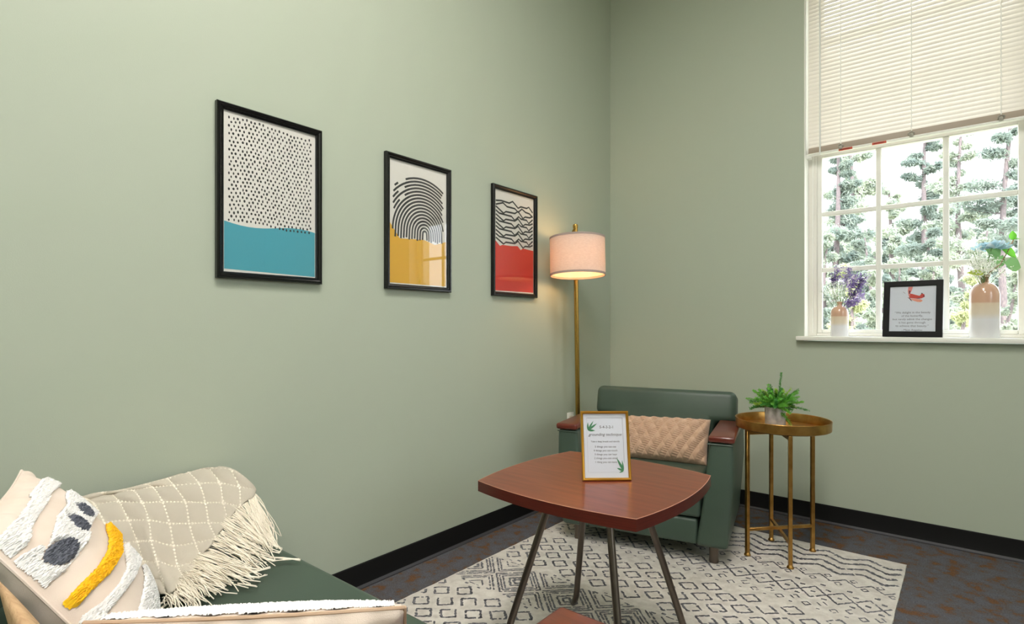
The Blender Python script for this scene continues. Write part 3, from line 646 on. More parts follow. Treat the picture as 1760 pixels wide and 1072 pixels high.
def weld(o, d=.0004):
    bm = bmesh.new(); bm.from_mesh(o.data); bmesh.ops.remove_doubles(bm, verts=bm.verts, dist=d); bmesh.ops.recalc_face_normals(bm, faces=bm.faces); bm.to_mesh(o.data); bm.free(); o.data.shade_smooth()
def in_poly(px, py, poly):
    ins = np.zeros(px.shape, bool); n = len(poly)
    for i in range(n):
        x0, y0 = poly[i]; x1, y1 = poly[(i + 1) % n]
        c = ((y0 > py) != (y1 > py)) & (px < (x1 - x0) * (py - y0) / ((y1 - y0) if y1 != y0 else 1e-9) + x0); ins ^= c
    return ins
def pile_patch(S, mask_fn, n, name, m, parent, height=.008, jit=.0030, seed=1, side=1, s0=0, s1=1, t0=0, t1=1, base_extra=None, ridge=0):
    rg_ = np.random.default_rng(seed); s, t = np.meshgrid(np.linspace(s0, s1, n), np.linspace(t0, t1, n), indexing='ij')
    flat = S(s, t, side, np.zeros_like(s)); mk = mask_fn(s, t, flat)
    ii, jj = np.nonzero(mk)
    if len(ii):                                     # keep the connected piece around the middle of the mask
        best = np.zeros_like(mk); left = mk.copy()
        while left.sum() > best.sum():
            a0 = np.argwhere(left)[0]; cur = np.zeros_like(mk); cur[tuple(a0)] = True
            while True:
                g_ = cur.copy(); g_[1:] |= cur[:-1]; g_[:-1] |= cur[1:]; g_[:, 1:] |= cur[:, :-1]; g_[:, :-1] |= cur[:, 1:]; g_ &= mk
                if (g_ == cur).all(): break
                cur = g_
            left &= ~cur
            if cur.sum() > best.sum(): best = cur
        mk = best
    er = mk.copy()
    for k in range(2): er = er & np.roll(er, 1, 0) & np.roll(er, -1, 0) & np.roll(er, 1, 1) & np.roll(er, -1, 1)
    ex = np.where(er, height, height * .35) + rg_.uniform(-jit, jit, s.shape) * np.where(er, 1, .5)
    if ridge: ex = ex + ridge * np.sin(t * 150)
    be = base_extra(s, t, side) if base_extra is not None else 0
    sj = s + rg_.uniform(-.35, .35, s.shape) * (s1 - s0) / n; tj = t + rg_.uniform(-.35, .35, s.shape) * (t1 - t0) / n
    P = S(sj, tj, side, ex + be); idx = -np.ones(s.shape, int); ok = mk[:-1, :-1] & mk[1:, :-1] & mk[:-1, 1:] & mk[1:, 1:]
    V = []; Fc = []
    ii, jj = np.nonzero(ok)
    for i, j in zip(ii.tolist(), jj.tolist()):
        f_ = []
        for a, b_ in ((i, j), (i, j + 1), (i + 1, j + 1), (i + 1, j)):
            if idx[a, b_] < 0: idx[a, b_] = len(V); V.append(P[a, b_].tolist())
            f_.append(int(idx[a, b_]))
        Fc.append(tuple(f_))
    mb = MB().add(V, Fc); return mb.build(name, m, parent, smooth=False)
M_cotton = mat('blush_cotton', (226, 208, 192), .9, sheen=.2, var=(232, 216, 202), vscale=14, bump=.25, bscale=700)
M_pile_w = mat('white_tufted_pile', (246, 245, 243), .95, sheen=.3, var=(236, 234, 231), vscale=160)
M_pile_g = mat('grey_tufted_pile', (110, 113, 124), .95, sheen=.2, var=(86, 90, 100), vscale=160)
M_pile_y = mat('yellow_tufted_pile', (255, 206, 24), .95, sheen=.2, var=(242, 186, 10), vscale=160)
M_seam = mat('tan_seam', (196, 168, 142), .9)
# --- tufted cushion leaning on the sofa back
P1 = thing('throw_cushion', 'blush square cushion with white tufts, grey ovals and a yellow stripe leaning on the sofa', 'cushion', (0, 0, 0))
S1, n1_ = pillow_fn((.338, -3.300, .790), (.500, -3.095, .462), (.741, -3.430, .787), (.905, -3.215, .452), .075)
if n1_[2] < 0: S1f, SIDE1 = S1, -1
else: SIDE1 = 1
o = shell(MB(), S1, 60, 60, extra=wrinkle).build('cover', M_cotton, P1, angle=180); weld(o)
ed = np.linspace(0, 1, 40); z0 = np.zeros(40); z1 = np.ones(40)
loop = np.concatenate([S1(ed, z0), S1(z1, ed), S1(ed[::-1], z1), S1(z0, ed[::-1])])
MB().tube(loop.tolist(), .0028, 6, caps=False).build('seam', M_cotton, P1)
def zp(pts, sc=3.943, ox=0, oy=800): return [(ox + x / sc, oy + y / sc) for x, y in pts]
def ell(cx, cy, a, b_, ang, n=20): return [(cx + a * math.cos(k / n * 6.283) * math.cos(ang) - b_ * math.sin(k / n * 6.283) * math.sin(ang), cy + a * math.cos(k / n * 6.283) * math.sin(ang) + b_ * math.sin(k / n * 6.283) * math.cos(ang)) for k in range(n)]
WB1 = zp([(300, 70), (420, 130), (350, 185), (320, 260), (250, 345), (205, 430), (190, 510), (150, 570), (60, 640), (-80, 690), (-80, 500), (0, 470), (60, 400), (140, 310), (195, 240), (200, 190), (250, 120)])
WB2 = zp([(440, 150), (530, 205), (590, 270), (660, 335), (600, 420), (590, 520), (520, 620), (430, 730), (350, 790), (310, 845), (225, 780), (75, 660), (130, 610), (260, 540), (310, 570), (340, 450), (370, 350), (450, 260), (440, 200)])
OV = [zp(ell(400, 600, 120, 84, -.42)), zp(ell(513, 407, 88, 32, .63)), zp(ell(563, 315, 74, 28, .66))]
YB1 = zp([(715, 390), (775, 415), (810, 490), (805, 630), (740, 740), (600, 870), (520, 965), (450, 995), (400, 950), (470, 870), (560, 780), (650, 690), (710, 590), (725, 500), (712, 440)])
WB3 = zp([(835, 530), (900, 590), (950, 650), (900, 780), (830, 880), (740, 990), (650, 1100), (510, 1100), (570, 1000), (700, 910), (800, 800), (845, 700), (835, 620)])
WB4 = zp([(955, 670), (1060, 720), (1090, 830), (1090, 1100), (880, 1100), (935, 980), (960, 860), (965, 760)])
def pmask(polys, minus=(), inv=False):
    def fn(s, t, P):
        q = proj(P); a = np.zeros(s.shape, bool)
        for p in polys: a |= in_poly(q[..., 0], q[..., 1], p)
        for p in minus: a &= ~in_poly(q[..., 0], q[..., 1], p)
        return a & (s > .004) & (s < .996) & (t > .004) & (t < .996)
    return fn
for k, (pl, mi, m, nm) in enumerate((([WB1], [], M_pile_w, 'white_tufting'), ([WB2], OV, M_pile_w, 'white_tufting'), ([WB3], [], M_pile_w, 'white_tufting'), ([WB4], [], M_pile_w, 'white_tufting'),
                               ([OV[0]], [], M_pile_g, 'grey_oval'), ([OV[1]], [], M_pile_g, 'grey_oval'), ([OV[2]], [], M_pile_g, 'grey_oval'), ([YB1], [], M_pile_y, 'yellow_stripe'))):
    pile_patch(S1, pmask(pl, mi), 280, nm, m, P1, seed=k, side=SIDE1, base_extra=wrinkle, height=.0065 if m is M_pile_w else .0085, jit=.0042)
# --- second tufted cushion, tilted away, seen from behind its top edge
P2 = thing('throw_cushion', 'blush cushion with a white tufted front tilted in the sofa corner by the arm', 'cushion', (0, 0, 0))
dirn = np.array([-.67, .74, 0]); TL2 = np.array([1.125, -3.362, .738]); TR2 = np.array([1.425, -3.083, .745]); dn2 = dirn * .14 + np.array([0, 0, -.285])
S2, n2_ = pillow_fn(TL2, TL2 + dn2, TR2, TR2 + dn2, .050, pin=.03)
SIDE2 = 1 if (n2_ @ np.array([-.67, .74, .6])) > 0 else -1
o = shell(MB(), S2, 60, 60, extra=wrinkle).build('cover', M_cotton, P2, angle=180); weld(o)
pile_patch(S2, lambda s, t, P: (s > .03) & (s < .97) & (t > .002) & (t < .97), 280, 'white_tufting', M_pile_w, P2, seed=31, side=SIDE2, height=.010, jit=.0035)
loop = np.concatenate([S2(ed, z0), S2(z1, ed), S2(ed[::-1], z1), S2(z0, ed[::-1])])
MB().tube(loop.tolist(), .0026, 6, caps=False).build('seam', M_seam, P2)
# --- tan woven cushion, only a corner of it shows
P3 = thing('throw_cushion', 'tan woven cushion propped against the sofa back beside the blush cushion', 'cushion', (0, 0, 0))
S3, n3_ = pillow_fn((.905, -3.418, .756), (.970, -3.318, .456), (1.360, -3.416, .752), (1.360, -3.312, .456), .022, pin=.0)
M_tan = mat('tan_weave', (206, 172, 132), .9, var=(186, 150, 112), vscale=60, stretch=(1, 1, 1), bump=.5, bscale=300)
o = shell(MB(), S3, 30, 30).build('cover', M_tan, P3, angle=180); weld(o)
# --- lumbar cushion on the armchair
M_knit = mat('beige_chunky_knit', (204, 172, 146), .95, sheen=.2, var=(192, 158, 132), vscale=40, bump=.6, bscale=420)
P4 = thing('lumbar_cushion', 'beige rectangular cushion with raised diamond texture on the armchair seat', 'cushion', (0, 0, 0))
ca, sa = math.cos(R_(13)), math.sin(R_(13)); c0 = np.array([.776, -1.095, RT])
def ch(u, v, z): return c0 + np.array([u * ca - v * sa, u * sa + v * ca, z])
S4, n4_ = pillow_fn(ch(-.235, .470, .588), ch(-.23, .335, .384), ch(.275, .470, .602), ch(.272, .325, .386), .058, pin=.02, pw=3.2)
SIDE4 = 1 if (n4_ @ (CAM - c0)) > 0 else -1
def knit(s, t, sd_):
    a = s * 8.2 + t * 2.4; b_ = s * 8.2 - t * 2.4; fa, fb = a - np.floor(a), b_ - np.floor(b_)
    e_ = np.minimum(s, 1 - s) * 1.8; e2_ = np.minimum(t, 1 - t); k = np.clip(np.minimum(e_, e2_) / .05, 0, 1)
    puff = (np.minimum(fa, 1 - fa) * 2) ** .55 * (.45 + .55 * (np.minimum(fb, 1 - fb) * 2) ** .5)
    return (sd_ == SIDE4) * k * (.022 * puff + .0022 * np.sin(t * 150) * (fa > .6)) 
o = shell(MB(), S4, 170, 110, extra=knit).build('cover', M_knit, P4, angle=180); weld(o)

# ------------------------------------------------------------------ knitted throw over the sofa's left arm
TH = thing('throw_blanket', 'oatmeal fringed throw with beaded grid draped over the sofa arm by the wall', 'blanket', (0, 0, 0))
PROF = [(-.02, .630), (.05, .634), (.12, .633), (.18, .624), (.215, .606), (.25, .583), (.31, .532), (.36, .492), (.42, .470), (.50, .4625), (3, .4615)]
pxs, pzs = np.array([p[0] for p in PROF]), np.array([p[1] for p in PROF])
def prof_z(x): return np.interp(x, pxs, pzs)
def drape(px, py, lift=0.0):
    """ray through the pixel meets the draped arm profile"""
    d = ray(px, py); t0, t1 = .6, (CAM[0] - .022) / -d[0]
    tt = np.linspace(t0, t1, 240); P = CAM[None] + d[None] * tt[:, None]; g = P[:, 2] - (prof_z(P[:, 0]) + lift)
    k = np.nonzero(g < 0)[0]
    if len(k) == 0: return P[-1]
    k = k[0]
    if k == 0: return P[0]
    w = g[k - 1] / (g[k - 1] - g[k]); return P[k - 1] + (P[k] - P[k - 1]) * w
NET = [  # rows: around the arm; columns: along the arm (zoomed pixel coordinates)
 [(-60, 330), (140, 290), (250, 262), (400, 244), (560, 205), (715, 163), (850, 121), (980, 88), (1130, 98), (1235, 165)],
 [(0, 350), (190, 305), (340, 268), (490, 245), (620, 225), (760, 212), (925, 200), (1060, 195), (1190, 220), (1300, 240)],
 [(60, 380), (240, 340), (400, 318), (550, 325), (685, 320), (835, 320), (965, 325), (1085, 326), (1200, 350), (1330, 370)],
 [(130, 480), (300, 455), (460, 440), (590, 440), (730, 460), (860, 460), (990, 457), (1122, 460), (1240, 480), (1360, 490)],
 [(190, 610), (360, 595), (520, 580), (610, 575), (755, 607), (900, 590), (1037, 563), (1165, 580), (1280, 590), (1390, 600)],
 [(230, 740), (400, 725), (560, 712), (650, 715), (785, 745), (945, 690), (1080, 665), (1200, 680), (1310, 690), (1420, 700)],
 [(270, 850), (440, 835), (600, 825), (690, 830), (830, 830), (990, 790), (1120, 760), (1240, 780), (1345, 790), (1450, 800)],
 [(310, 950), (480, 930), (640, 915), (725, 935), (870, 920), (1030, 890), (1160, 860), (1270, 880), (1380, 890), (1480, 900)]]
NET = np.array(NET, float) / 3.829 + np.array([100, 780])
def cr(p0, p1, p2, p3, w): return .5 * (2 * p1 + (p2 - p0) * w + (2 * p0 - 5 * p1 + 4 * p2 - p3) * w * w + (3 * p1 - p0 - 3 * p2 + p3) * w ** 3)
def spl(arr, s):
    n = len(arr); i = min(max(int(math.floor(s)), 0), n - 2); w = s - i
    return cr(arr[max(i - 1, 0)], arr[i], arr[i + 1], arr[min(i + 2, n - 1)], w)
def netpx(r, c): return spl([spl(NET[k], c) for k in range(8)], r)
def blanket_pt(r, c, lift=0.0):
    q = netpx(r, c)
    fold = .012 * math.exp(-((c - 2.85 - .1 * (r - 3)) / .25) ** 2) * min(max((r - 2) / 1.5, 0), 1) + .007 * math.sin(c * 2.3 + r) * math.sin(r * 1.1)
    puff = .010 * math.sin(math.pi * (c % 1)) * math.sin(math.pi * (r % 1))
    return drape(q[0], q[1], lift + fold + puff)
EDGE = [(1292, 285), (1195, 352), (1125, 455), (1040, 562), (950, 682), (860, 812), (735, 935), (640, 905)]
EDGE_PX = [(100 + x / 3.829, 780 + y / 3.829) for x, y in EDGE]
clip_poly = EDGE_PX + [(100 + x / 3.829, 780 + y / 3.829) for x, y in [(560, 780), (420, 900), (100, 900), (-200, 500), (-200, 200), (300, 150), (900, 40), (1200, 40), (1320, 180)]]
nr_, nc_ = 106, 136; rows = np.linspace(0, 7, nr_); cols = np.linspace(0, 9, nc_)
PB = np.array([[blanket_pt(r, c) for c in cols] for r in rows]); QB = np.array([[netpx(r, c) for c in cols] for r in rows]); INB = in_poly(QB[..., 0], QB[..., 1], clip_poly)
idx = -np.ones(INB.shape, int); V = []; UV = []; Fc = []
for i in range(nr_ - 1):
    for j in range(nc_ - 1):
        if INB[i, j] and INB[i + 1, j] and INB[i, j + 1] and INB[i + 1, j + 1]:
            f_ = []
            for a, b_ in ((i, j), (i, j + 1), (i + 1, j + 1), (i + 1, j)):
                if idx[a, b_] < 0: idx[a, b_] = len(V); V.append(tuple(PB[a, b_])); UV.append((cols[b_], rows[a]))
                f_.append(int(idx[a, b_]))
            Fc.append(tuple(f_))
M_knitb = mat('oatmeal_weave', (206, 196, 176), .95, sheen=.15)
nt = M_knitb.node_tree; N = nt.nodes; L = nt.links
uvn = N.new('ShaderNodeUVMap'); mpn = N.new('ShaderNodeMapping'); mpn.inputs['Rotation'].default_value = (0, 0, .6); mpn.inputs['Scale'].default_value = (26, 26, 1); chk = N.new('ShaderNodeTexWave'); chk.inputs['Scale'].default_value = 1.0; chk.inputs['Distortion'].default_value = .6
rampn = N.new('ShaderNodeValToRGB'); rampn.color_ramp.elements[0].color = lin((212, 200, 180)); rampn.color_ramp.elements[1].color = lin((240, 231, 213))
L.new(uvn.outputs[0], mpn.inputs[0]); L.new(mpn.outputs[0], chk.inputs[0]); L.new(chk.outputs[1], rampn.inputs[0]); L.new(rampn.outputs[0], N['Principled BSDF'].inputs['Base Color'])
bpn = N.new('ShaderNodeBump'); bpn.inputs['Strength'].default_value = .6; bpn.inputs['Distance'].default_value = .002; L.new(chk.outputs[1], bpn.inputs['Height']); L.new(bpn.outputs[0], N['Principled BSDF'].inputs['Normal'])
me = bpy.data.meshes.new('cloth'); me.from_pydata(V, [], Fc); uvl = me.uv_layers.new(name='UVMap')
for lp in me.loops: uvl.data[lp.index].uv = UV[lp.vertex_index]
me.shade_smooth(); me.materials.append(M_knitb); clo = link('cloth', me, TH)
sm = clo.modifiers.new('thickness', 'SOLIDIFY'); sm.thickness = .004; sm.offset = -1
M_yarn = mat('oatmeal_yarn', (242, 233, 216), .95, sheen=.15)
def cordline(fn, n):
    pts = []; runs = []
    for k in range(n):
        r, c = fn(k / (n - 1)); q = netpx(r, c)
        if in_poly(np.array([q[0]]), np.array([q[1]]), clip_poly)[0]: pts.append(blanket_pt(r, c, .0022))
        else:
            if len(pts) > 3: runs.append(pts)
            pts = []
    if len(pts) > 3: runs.append(pts)
    for p in runs: MB().tube(p, [.0034 + .0016 * math.sin(k * 1.57) for k in range(len(p))], 6).build('beaded_cord', M_yarn, TH)
for r in (1, 2, 3, 4, 5): cordline(lambda s, r=r: (r, .3 + 8.4 * s), 210)
for c in range(1, 9): cordline(lambda s, c=c: (.05 + 6.9 * s, c), 170)
cordline(lambda s: (.15, 2 + 6.8 * s), 150)
fg = MB(); rf = random.Random(77)
ST = [(1285, 250), (1292, 285), (1195, 352), (1125, 455), (1040, 562), (950, 682), (905, 745), (860, 812), (800, 880), (735, 935)]
EN = [(1392, 560), (1400, 575), (1395, 600), (1410, 640), (1330, 730), (1290, 800), (1130, 830), (1010, 930), (900, 990), (760, 1010)]
def lerp_l(Ls, s): s = s * (len(Ls) - 1); i = min(int(s), len(Ls) - 2); w = s - i; return np.array([Ls[i][k] * (1 - w) + Ls[i + 1][k] * w for k in (0, 1)], float)
for q in range(430):
    s = min(max(q / 429 + rf.uniform(-.01, .01), 0), 1); a = lerp_l(ST, s) + np.array([rf.uniform(-52, 0), rf.uniform(-22, 10)]); b_ = lerp_l(EN, min(max(s + rf.gauss(0, .03), 0), 1))
    b_ = a + (b_ - a) * rf.uniform(.72, 1.08) + np.array([rf.gauss(0, 38), rf.gauss(0, 30)]); mid = (a + b_) / 2 + np.array([rf.gauss(6, 30), rf.gauss(-14, 26)]); pts = []
    for k in range(9):
        w = k / 8; p = (1 - w) ** 2 * a + 2 * w * (1 - w) * mid + w * w * b_ + np.array([math.sin(w * 9 + q) * 9, math.cos(w * 8 + q * 1.7) * 8]) * w
        pts.append(drape(100 + p[0] / 3.829, 780 + p[1] / 3.829, .008 - .004 * w + .014 * math.sin(w * 3.1) * (.2 + 1.0 * abs(math.sin(q * 12.9)))))
    fg.tube(pts, rf.uniform(.0010, .0016), 5)
for tail in ([(1400, 590), (1430, 610), (1470, 625), (1455, 655), (1400, 640)], [(1340, 650), (1400, 680), (1480, 685), (1590, 697)], [(1330, 680), (1420, 705), (1520, 690), (1580, 688)], [(760, 940), (700, 970), (640, 1000)], [(770, 950), (700, 1000), (645, 1040)], [(890, 980), (895, 1010), (905, 1030)], [(1180, 850), (1240, 860), (1300, 870)], [(1200, 790), (1300, 770), (1395, 748)], [(1200, 800), (1320, 810), (1370, 795)]):
    for q in range(3):
        pts = [drape(100 + (x + rf.gauss(0, 4)) / 3.829, 780 + (y + rf.gauss(0, 4)) / 3.829, .004 + q * .001) for x, y in tail]
        fg.tube(pts, .0018, 5)
fg.build('fringe', M_yarn, TH, angle=180, kind='stuff')

# ------------------------------------------------------------------ window sill: vases, flowers, framed quote
def vase_mat(name, h, ox):
    m = bpy.data.materials.new(name); m.use_nodes = True; N = m.node_tree.nodes; L = m.node_tree.links; b_ = N['Principled BSDF']
    tc_ = N.new('ShaderNodeTexCoord'); sx = N.new('ShaderNodeSeparateXYZ'); L.new(tc_.outputs['Object'], sx.inputs[0]); mr = N.new('ShaderNodeMapRange'); mr.inputs['From Max'].default_value = h; L.new(sx.outputs[2], mr.inputs[0])
    nz_ = N.new('ShaderNodeTexNoise'); nz_.inputs['Scale'].default_value = 25; ad = N.new('ShaderNodeMath'); ad.operation = 'MULTIPLY_ADD'; ad.inputs[1].default_value = .02; L.new(tc_.outputs['Object'], nz_.inputs[0]); L.new(nz_.outputs[0], ad.inputs[0]); L.new(mr.outputs[0], ad.inputs[2])
    r_ = N.new('ShaderNodeValToRGB'); e_ = r_.color_ramp.elements; e_[0].position = .30; e_[0].color = lin((236, 236, 238)); e_[1].position = ox + .02; e_[1].color = lin((212, 172, 146))
    x = r_.color_ramp.elements.new(.40); x.color = lin((232, 220, 200)); x = r_.color_ramp.elements.new(ox - .005); x.color = lin((228, 210, 184))
    L.new(ad.outputs[0], r_.inputs[0]); L.new(r_.outputs[0], b_.inputs['Base Color']); b_.inputs['Roughness'].default_value = .16; b_.inputs['Coat Weight'].default_value = .4; MATS[name] = m; return m
def vase(label, px, w, h, ox, name):
    d = ray(px, 560); t_ = (.035 - CAM[1]) / d[1]; p = CAM + d * t_; r = w / 2; k = r / .044
    prof = [(0, 0), (r * .95, 0), (r, .006), (r, h * .66)] + [(r * .28 + r * .72 * math.cos(a), h * .66 + (h * .22) * math.sin(a)) for a in [q * .2 for q in range(1, 8)]] + [(r * .30, h * .90), (r * .30, h * .95), (r * .40, h * .99), (r * .38, h), (r * .26, h * .985), (r * .22, h * .9), (r * .5, h * .6), (0, h * .5)]
    o = MB().lathe(prof, 48).build(name, vase_mat(name + '_glaze_' + str(px), h, ox), None, loc=(float(p[0]), .035, WZ0), angle=50, label=label, category='vase'); return o
v1 = vase('small bottle vase with tan glaze over white holding lavender on the sill', 1443, .088, .196, .58, 'ceramic_vase')
v2 = vase('tall bottle vase with tan glaze over white holding a blue flower on the sill', 1692, .118, .310, .56, 'ceramic_vase')
M_stem = mat('green_stem', (120, 150, 92), .7); M_lav = [translucent('lavender_floret', (134, 114, 168), (160, 138, 196), .3), translucent('lavender_dark', (88, 70, 118), (110, 90, 150), .3), translucent('lavender_pale', (182, 168, 204), (204, 190, 222), .3)]
M_wfl = translucent('white_blossom', (240, 240, 232), (255, 255, 250), .35)
def sprig(root, base, tip, m, rnd_, n, rad, fl, name, sub, s0=.45):
    """stem with small blossoms along its upper part"""
    base, tip = Vector(base), Vector(tip); mid = (base + tip) / 2 + Vector((0, 0, .015)); pts = [((1 - w) ** 2) * base + 2 * w * (1 - w) * mid + w * w * tip for w in [k / 6 for k in range(7)]]
    st = MB().tube(pts, .0013, 5).build(name, M_stem, root); fm = MB()
    for k in range(n):
        w = rnd_.uniform(s0, 1); p = ((1 - w) ** 2) * base + 2 * w * (1 - w) * mid + w * w * tip + Vector((rnd_.gauss(0, rad), rnd_.gauss(0, rad * .7), rnd_.gauss(0, rad)))
        for q in range(3):
            a = Vector((rnd_.gauss(0, 1), rnd_.gauss(0, 1), rnd_.gauss(0, 1))).normalized(); b_ = a.orthogonal().normalized(); l_ = fl * rnd_.uniform(.7, 1.3)
            fm.add([p, p + a * l_ * .6 + b_ * l_ * .35, p + a * l_, p + a * l_ * .6 - b_ * l_ * .35], [(0, 1, 2, 3)])
    fm.build(sub, m, st, smooth=False, kind='stuff')
rl = random.Random(4)
LV = thing('lavender_bouquet', 'bunch of purple lavender with white filler sprigs in the small vase', 'flowers', (v1.location.x, .035, WZ0 + .18))
S3x = 1 / 303
for k, (tx_, ty) in enumerate(((1438, 462), (1431, 474), (1460, 460), (1455, 472), (1476, 470), (1484, 478), (1480, 492), (1488, 505), (1474, 518), (1470, 500), (1466, 484), (1490, 474), (1462, 520))):
    tip = (at(tx_, ty, 3.10 + .03 * math.sin(k * 2)) - np.array(LV.location)); sprig(LV, (rl.uniform(-.006, .006), rl.uniform(-.006, .006), -.06), tip, M_lav[(0, 1, 0, 2)[k % 4]], rl, 60, .011, .009, 'lavender_sprig', 'florets', .72)
for k, (tx_, ty) in enumerate(((1420, 492), (1428, 486), (1436, 482), (1444, 484), (1450, 494), (1432, 500), (1412, 500), (1448, 478))):
    tip = (at(tx_, ty, 3.11) - np.array(LV.location)); sprig(LV, (rl.uniform(-.006, .006), rl.uniform(-.006, .006), -.06), tip, M_wfl, rl, 40, .013, .006, 'filler_sprig', 'blossoms', .65)
BQ = thing('flower_bouquet', 'pale blue artificial bloom with white sprigs and green leaves in the tall vase', 'flowers', (v2.location.x, .035, WZ0 + .29))
def rel(px, py, t_): return Vector(at(px, py, t_) - np.array(BQ.location))
M_petal = translucent('pale_blue_petal', (170, 210, 224), (206, 232, 240), .4); M_petal2 = translucent('white_blue_petal', (206, 226, 232), (230, 242, 246), .4)
hc = rel(1704, 426, 2.70); st = MB().tube([Vector((0, 0, -.1)), Vector((0, 0, .02)), hc], .003, 6).build('flower_stem', M_stem, BQ)
for ring, (npet, rr_, el_, sz) in enumerate(((5, .010, 70, .030), (7, .024, 48, .042), (9, .040, 22, .050), (10, .054, 0, .052))):
    for k in range(npet):
        w = 6.283 * (k + .5 * ring) / npet + rl.uniform(-.15, .15); out = Vector((math.cos(w), math.sin(w), 0)); e_ = R_(el_ + rl.uniform(-8, 8)); d = out * math.cos(e_) + Vector((0, 0, 1)) * math.sin(e_); sd_ = out.cross(Vector((0, 0, 1))); up = sd_.cross(d)
        G = []
        for a in range(5):
            u_ = a / 4; G.append([hc + out * rr_ * .5 + d * sz * u_ + sd_ * sz * .62 * (b_ / 4 - .5) * math.sin(.5 + 2.1 * u_) * 1.2 + up * (.008 * (abs(b_ / 4 - .5) * 2) ** 2 - .010 * u_ * u_ + .003 * math.sin(b_ * 3 + a)) * (-1 if ring > 1 else 1) for b_ in range(5)])
        MB().grid(G).build('petal', M_petal if (ring + k) % 3 else M_petal2, BQ, angle=180)
M_leafb = [translucent('leaf_spring_green', (86, 168, 52), (130, 210, 70), .4, .4), translucent('leaf_sage', (98, 146, 92), (140, 184, 120), .35, .5), translucent('leaf_yellow_green', (176, 196, 84), (210, 220, 110), .35, .5)]
def leaf(p, d, up, L_, w_, m):
    d = Vector(d).normalized(); s_ = d.cross(Vector(up)).normalized(); n_ = s_.cross(d); G = []
    for a in range(7):
        u_ = a / 6; wd = w_ * math.sin(math.pi * (u_ * .96 + .02) ** .75); G.append([p + d * L_ * u_ + s_ * wd * (b_ / 4 - .5) + n_ * (.18 * wd * abs(b_ / 2 - 1) - .06 * L_ * u_ * u_) for b_ in range(5)])
    MB().grid(G).build('leaf', m, BQ, angle=180)
vr = Vector(RGT); 
leaf(rel(1741, 412, 2.68), vr * -.05 + Vector((0, 0, 1)), (0, -1, 0), .045, .030, M_leafb[0]); leaf(rel(1738, 412, 2.68), vr + Vector((0, 0, .15)), (0, -.6, 1), .050, .022, M_leafb[0])
leaf(rel(1722, 428, 2.68), vr * .9 + Vector((0, 0, -.45)), (0, -1, .6), .085, .055, M_leafb[0]); leaf(rel(1727, 452, 2.68), vr + Vector((0, 0, -.25)), (0, -1, .3), .085, .075, M_leafb[1])
leaf(rel(1718, 440, 2.70), vr * -.8 + Vector((0, 0, .5)), (0, -1, .4), .085, .06, M_leafb[1]); leaf(rel(1690, 470, 2.68), vr * -1 + Vector((0, 0, .06)), (0, -1, .5), .08, .034, M_leafb[2]); leaf(rel(1710, 462, 2.7), vr * .4 + Vector((0, 0, .7)), (0, -1, .2), .08, .05, M_leafb[1])
MB().tube([Vector((0, 0, -.08)), rel(1698, 470, 2.7), rel(1718, 455, 2.68), rel(1729, 438, 2.68), rel(1742, 412, 2.68)], .0028, 6).build('twig', mat('tan_twig', (170, 140, 110), .8), BQ)
for k, (tx_, ty) in enumerate(((1668, 448), (1674, 436), (1664, 460), (1680, 452), (1688, 446), (1672, 464), (1684, 462), (1706, 446), (1714, 452), (1700, 458), (1728, 464), (1676, 428), (1690, 458))):
    tip = rel(tx_, ty, 2.68); sprig(BQ, (rl.uniform(-.008, .008), rl.uniform(-.008, .008), -.06), tip, M_wfl, rl, 34, .014, .008, 'filler_sprig', 'blossoms', .7)
# framed quote leaning on the sash
q0 = np.array([1.652, .040, WZ0]); q1 = np.array([1.910, .020, WZ0])
QF = thing('framed_quote', 'square black framed print with a red butterfly and a quote on the sill', 'picture frame', Vector((q0 + q1) / 2) + Vector((0, 0, .001)))
qr = Vector(q1 - q0); QW = qr.length / 2; qb = Vector((-qr.y, qr.x, 0)).normalized(); frame_basis(QF, qr, Vector((0, 0, 1)) * math.cos(R_(9)) + qb * math.sin(R_(9))); QH = .302
m = MB(); prof = [(0, -.008), (0, .008), (.002, .010), (.026, .010), (.029, .007), (.029, -.008)]; n = len(prof); cs = [(-QW, 0, 1, 1), (QW, 0, -1, 1), (QW, QH, -1, -1), (-QW, QH, 1, -1)]
m.add([(x + sx * p, y + sy * p, z) for x, y, sx, sy in cs for p, z in prof], [(c * n + k, c * n + (k + 1) % n, ((c + 1) % 4) * n + (k + 1) % n, ((c + 1) % 4) * n + k) for c in range(4) for k in range(n)]).build('frame', M_blackmatte, QF, angle=30)
qp = MB().box((-QW + .020, .020, -.008), (QW - .020, QH - .020, .001)).build('print', mat('quote_paper', (218, 224, 234), .7), QF, smooth=False)
MB().box((-QW + .024, .024, .0035), (QW - .024, QH - .024, .0045)).build('glass', M_glass, QF, smooth=False)
tx = text_mesh([(s_, .0152, 0, .126 - i * .0180, 0) for i, s_ in enumerate(('\u201cWe delight in the beauty', 'of the butterfly,', 'but rarely admit the changes', 'it has gone through', 'to achieve that beauty.\u201d'))] + [('- Maya Angelou', .0145, 0, .032, 0)])
tx.v = [(x * .98, y, .0016) for x, y, z in tx.v]; tx.build('lettering', mat('quote_ink', (92, 92, 108), .7), qp, smooth=False)
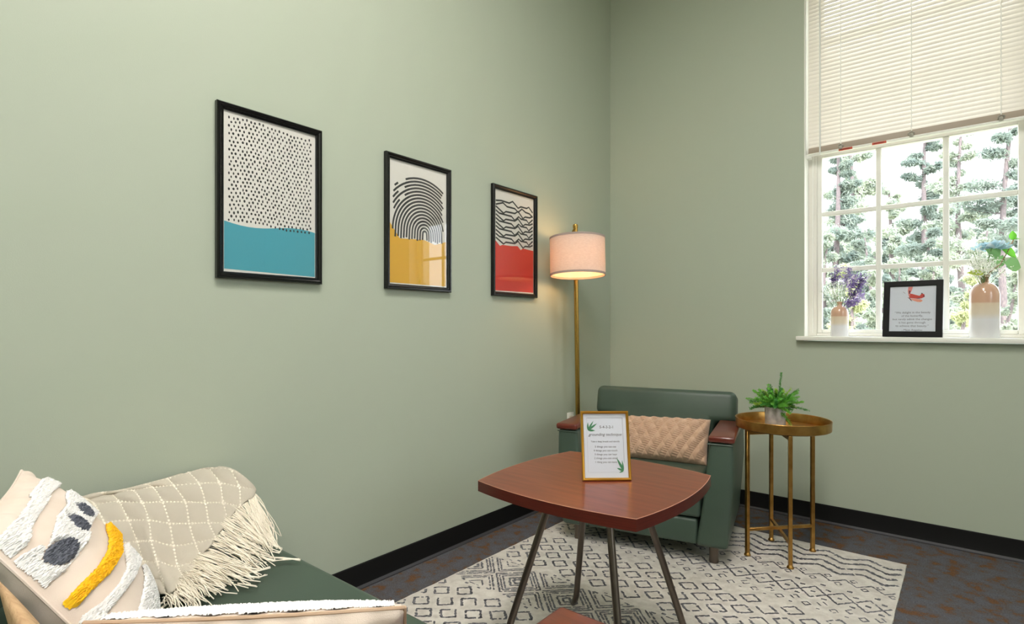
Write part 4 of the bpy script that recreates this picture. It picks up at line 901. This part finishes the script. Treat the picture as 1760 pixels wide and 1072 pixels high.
def pol(P): return [(-QW + .032 + x * .000283 * 1.0, QH - .034 - y * .000283) for x, y in P]
bf = [[(275, -10), (345, -10), (330, 60), (310, 110), (295, 200), (280, 150), (268, 70)], [(290, 205), (300, 120), (340, 130), (390, 150), (450, 170), (480, 130), (520, 140), (530, 190), (480, 220), (420, 225), (350, 215)], [(290, 215), (360, 225), (470, 235), (500, 265), (470, 290), (420, 285), (360, 260)]]
print_poly('butterfly_wing', [pol(p) for p in (bf[1],)], .0014, mat('red_watercolour', (206, 74, 66), .7), qp)
print_poly('butterfly_wing', [pol(bf[0])], .0015, mat('pink_watercolour', (226, 140, 136), .7), qp)
print_poly('butterfly_wing', [pol(bf[2])], .0015, mat('salmon_watercolour', (232, 158, 136), .7), qp)
print_poly('butterfly_body', [pol([(262, 195), (300, 205), (330, 250), (345, 270), (320, 260), (290, 215)]), pol([(285, 60), (310, 70), (300, 130), (285, 120)]), pol([(470, 120), (490, 115), (500, 135), (480, 140)]), pol([(500, 170), (525, 160), (520, 190), (505, 190)]), pol([(400, 215), (460, 205), (450, 225)]), pol([(190, 85), (196, 84), (235, 118), (232, 121)])], .0017, mat('plum_ink', (96, 48, 66), .7), qp)

# ------------------------------------------------------------------ fill panels added on the unseen ceiling to brighten the room
for i, (x, y) in enumerate(((1.6, -2.7), (2.4, -5.0))):
    cl_ = thing('added_fill_panel', 'flat white added fill panel on the ceiling above the seating' if i == 0 else 'flat white added fill panel on the ceiling nearer the back wall', 'light', (x, y, ZC - .02))
    fr_ = MB()
    for a, b_ in (((-.32, -.62, 0), (-.29, .62, .02)), ((.29, -.62, 0), (.32, .62, .02)), ((-.29, -.62, 0), (.29, -.59, .02)), ((-.29, .59, 0), (.29, .62, .02))): fr_.box(a, b_)
    fr_.build('frame', M_white, cl_, smooth=False)
    MB().box((-.29, -.59, .004), (.29, .59, .012)).build('diffuser', MATS.get('fill_panel_glow') or emit('fill_panel_glow', (255, 249, 243), FILL_PANEL_POWER), cl_, smooth=False)
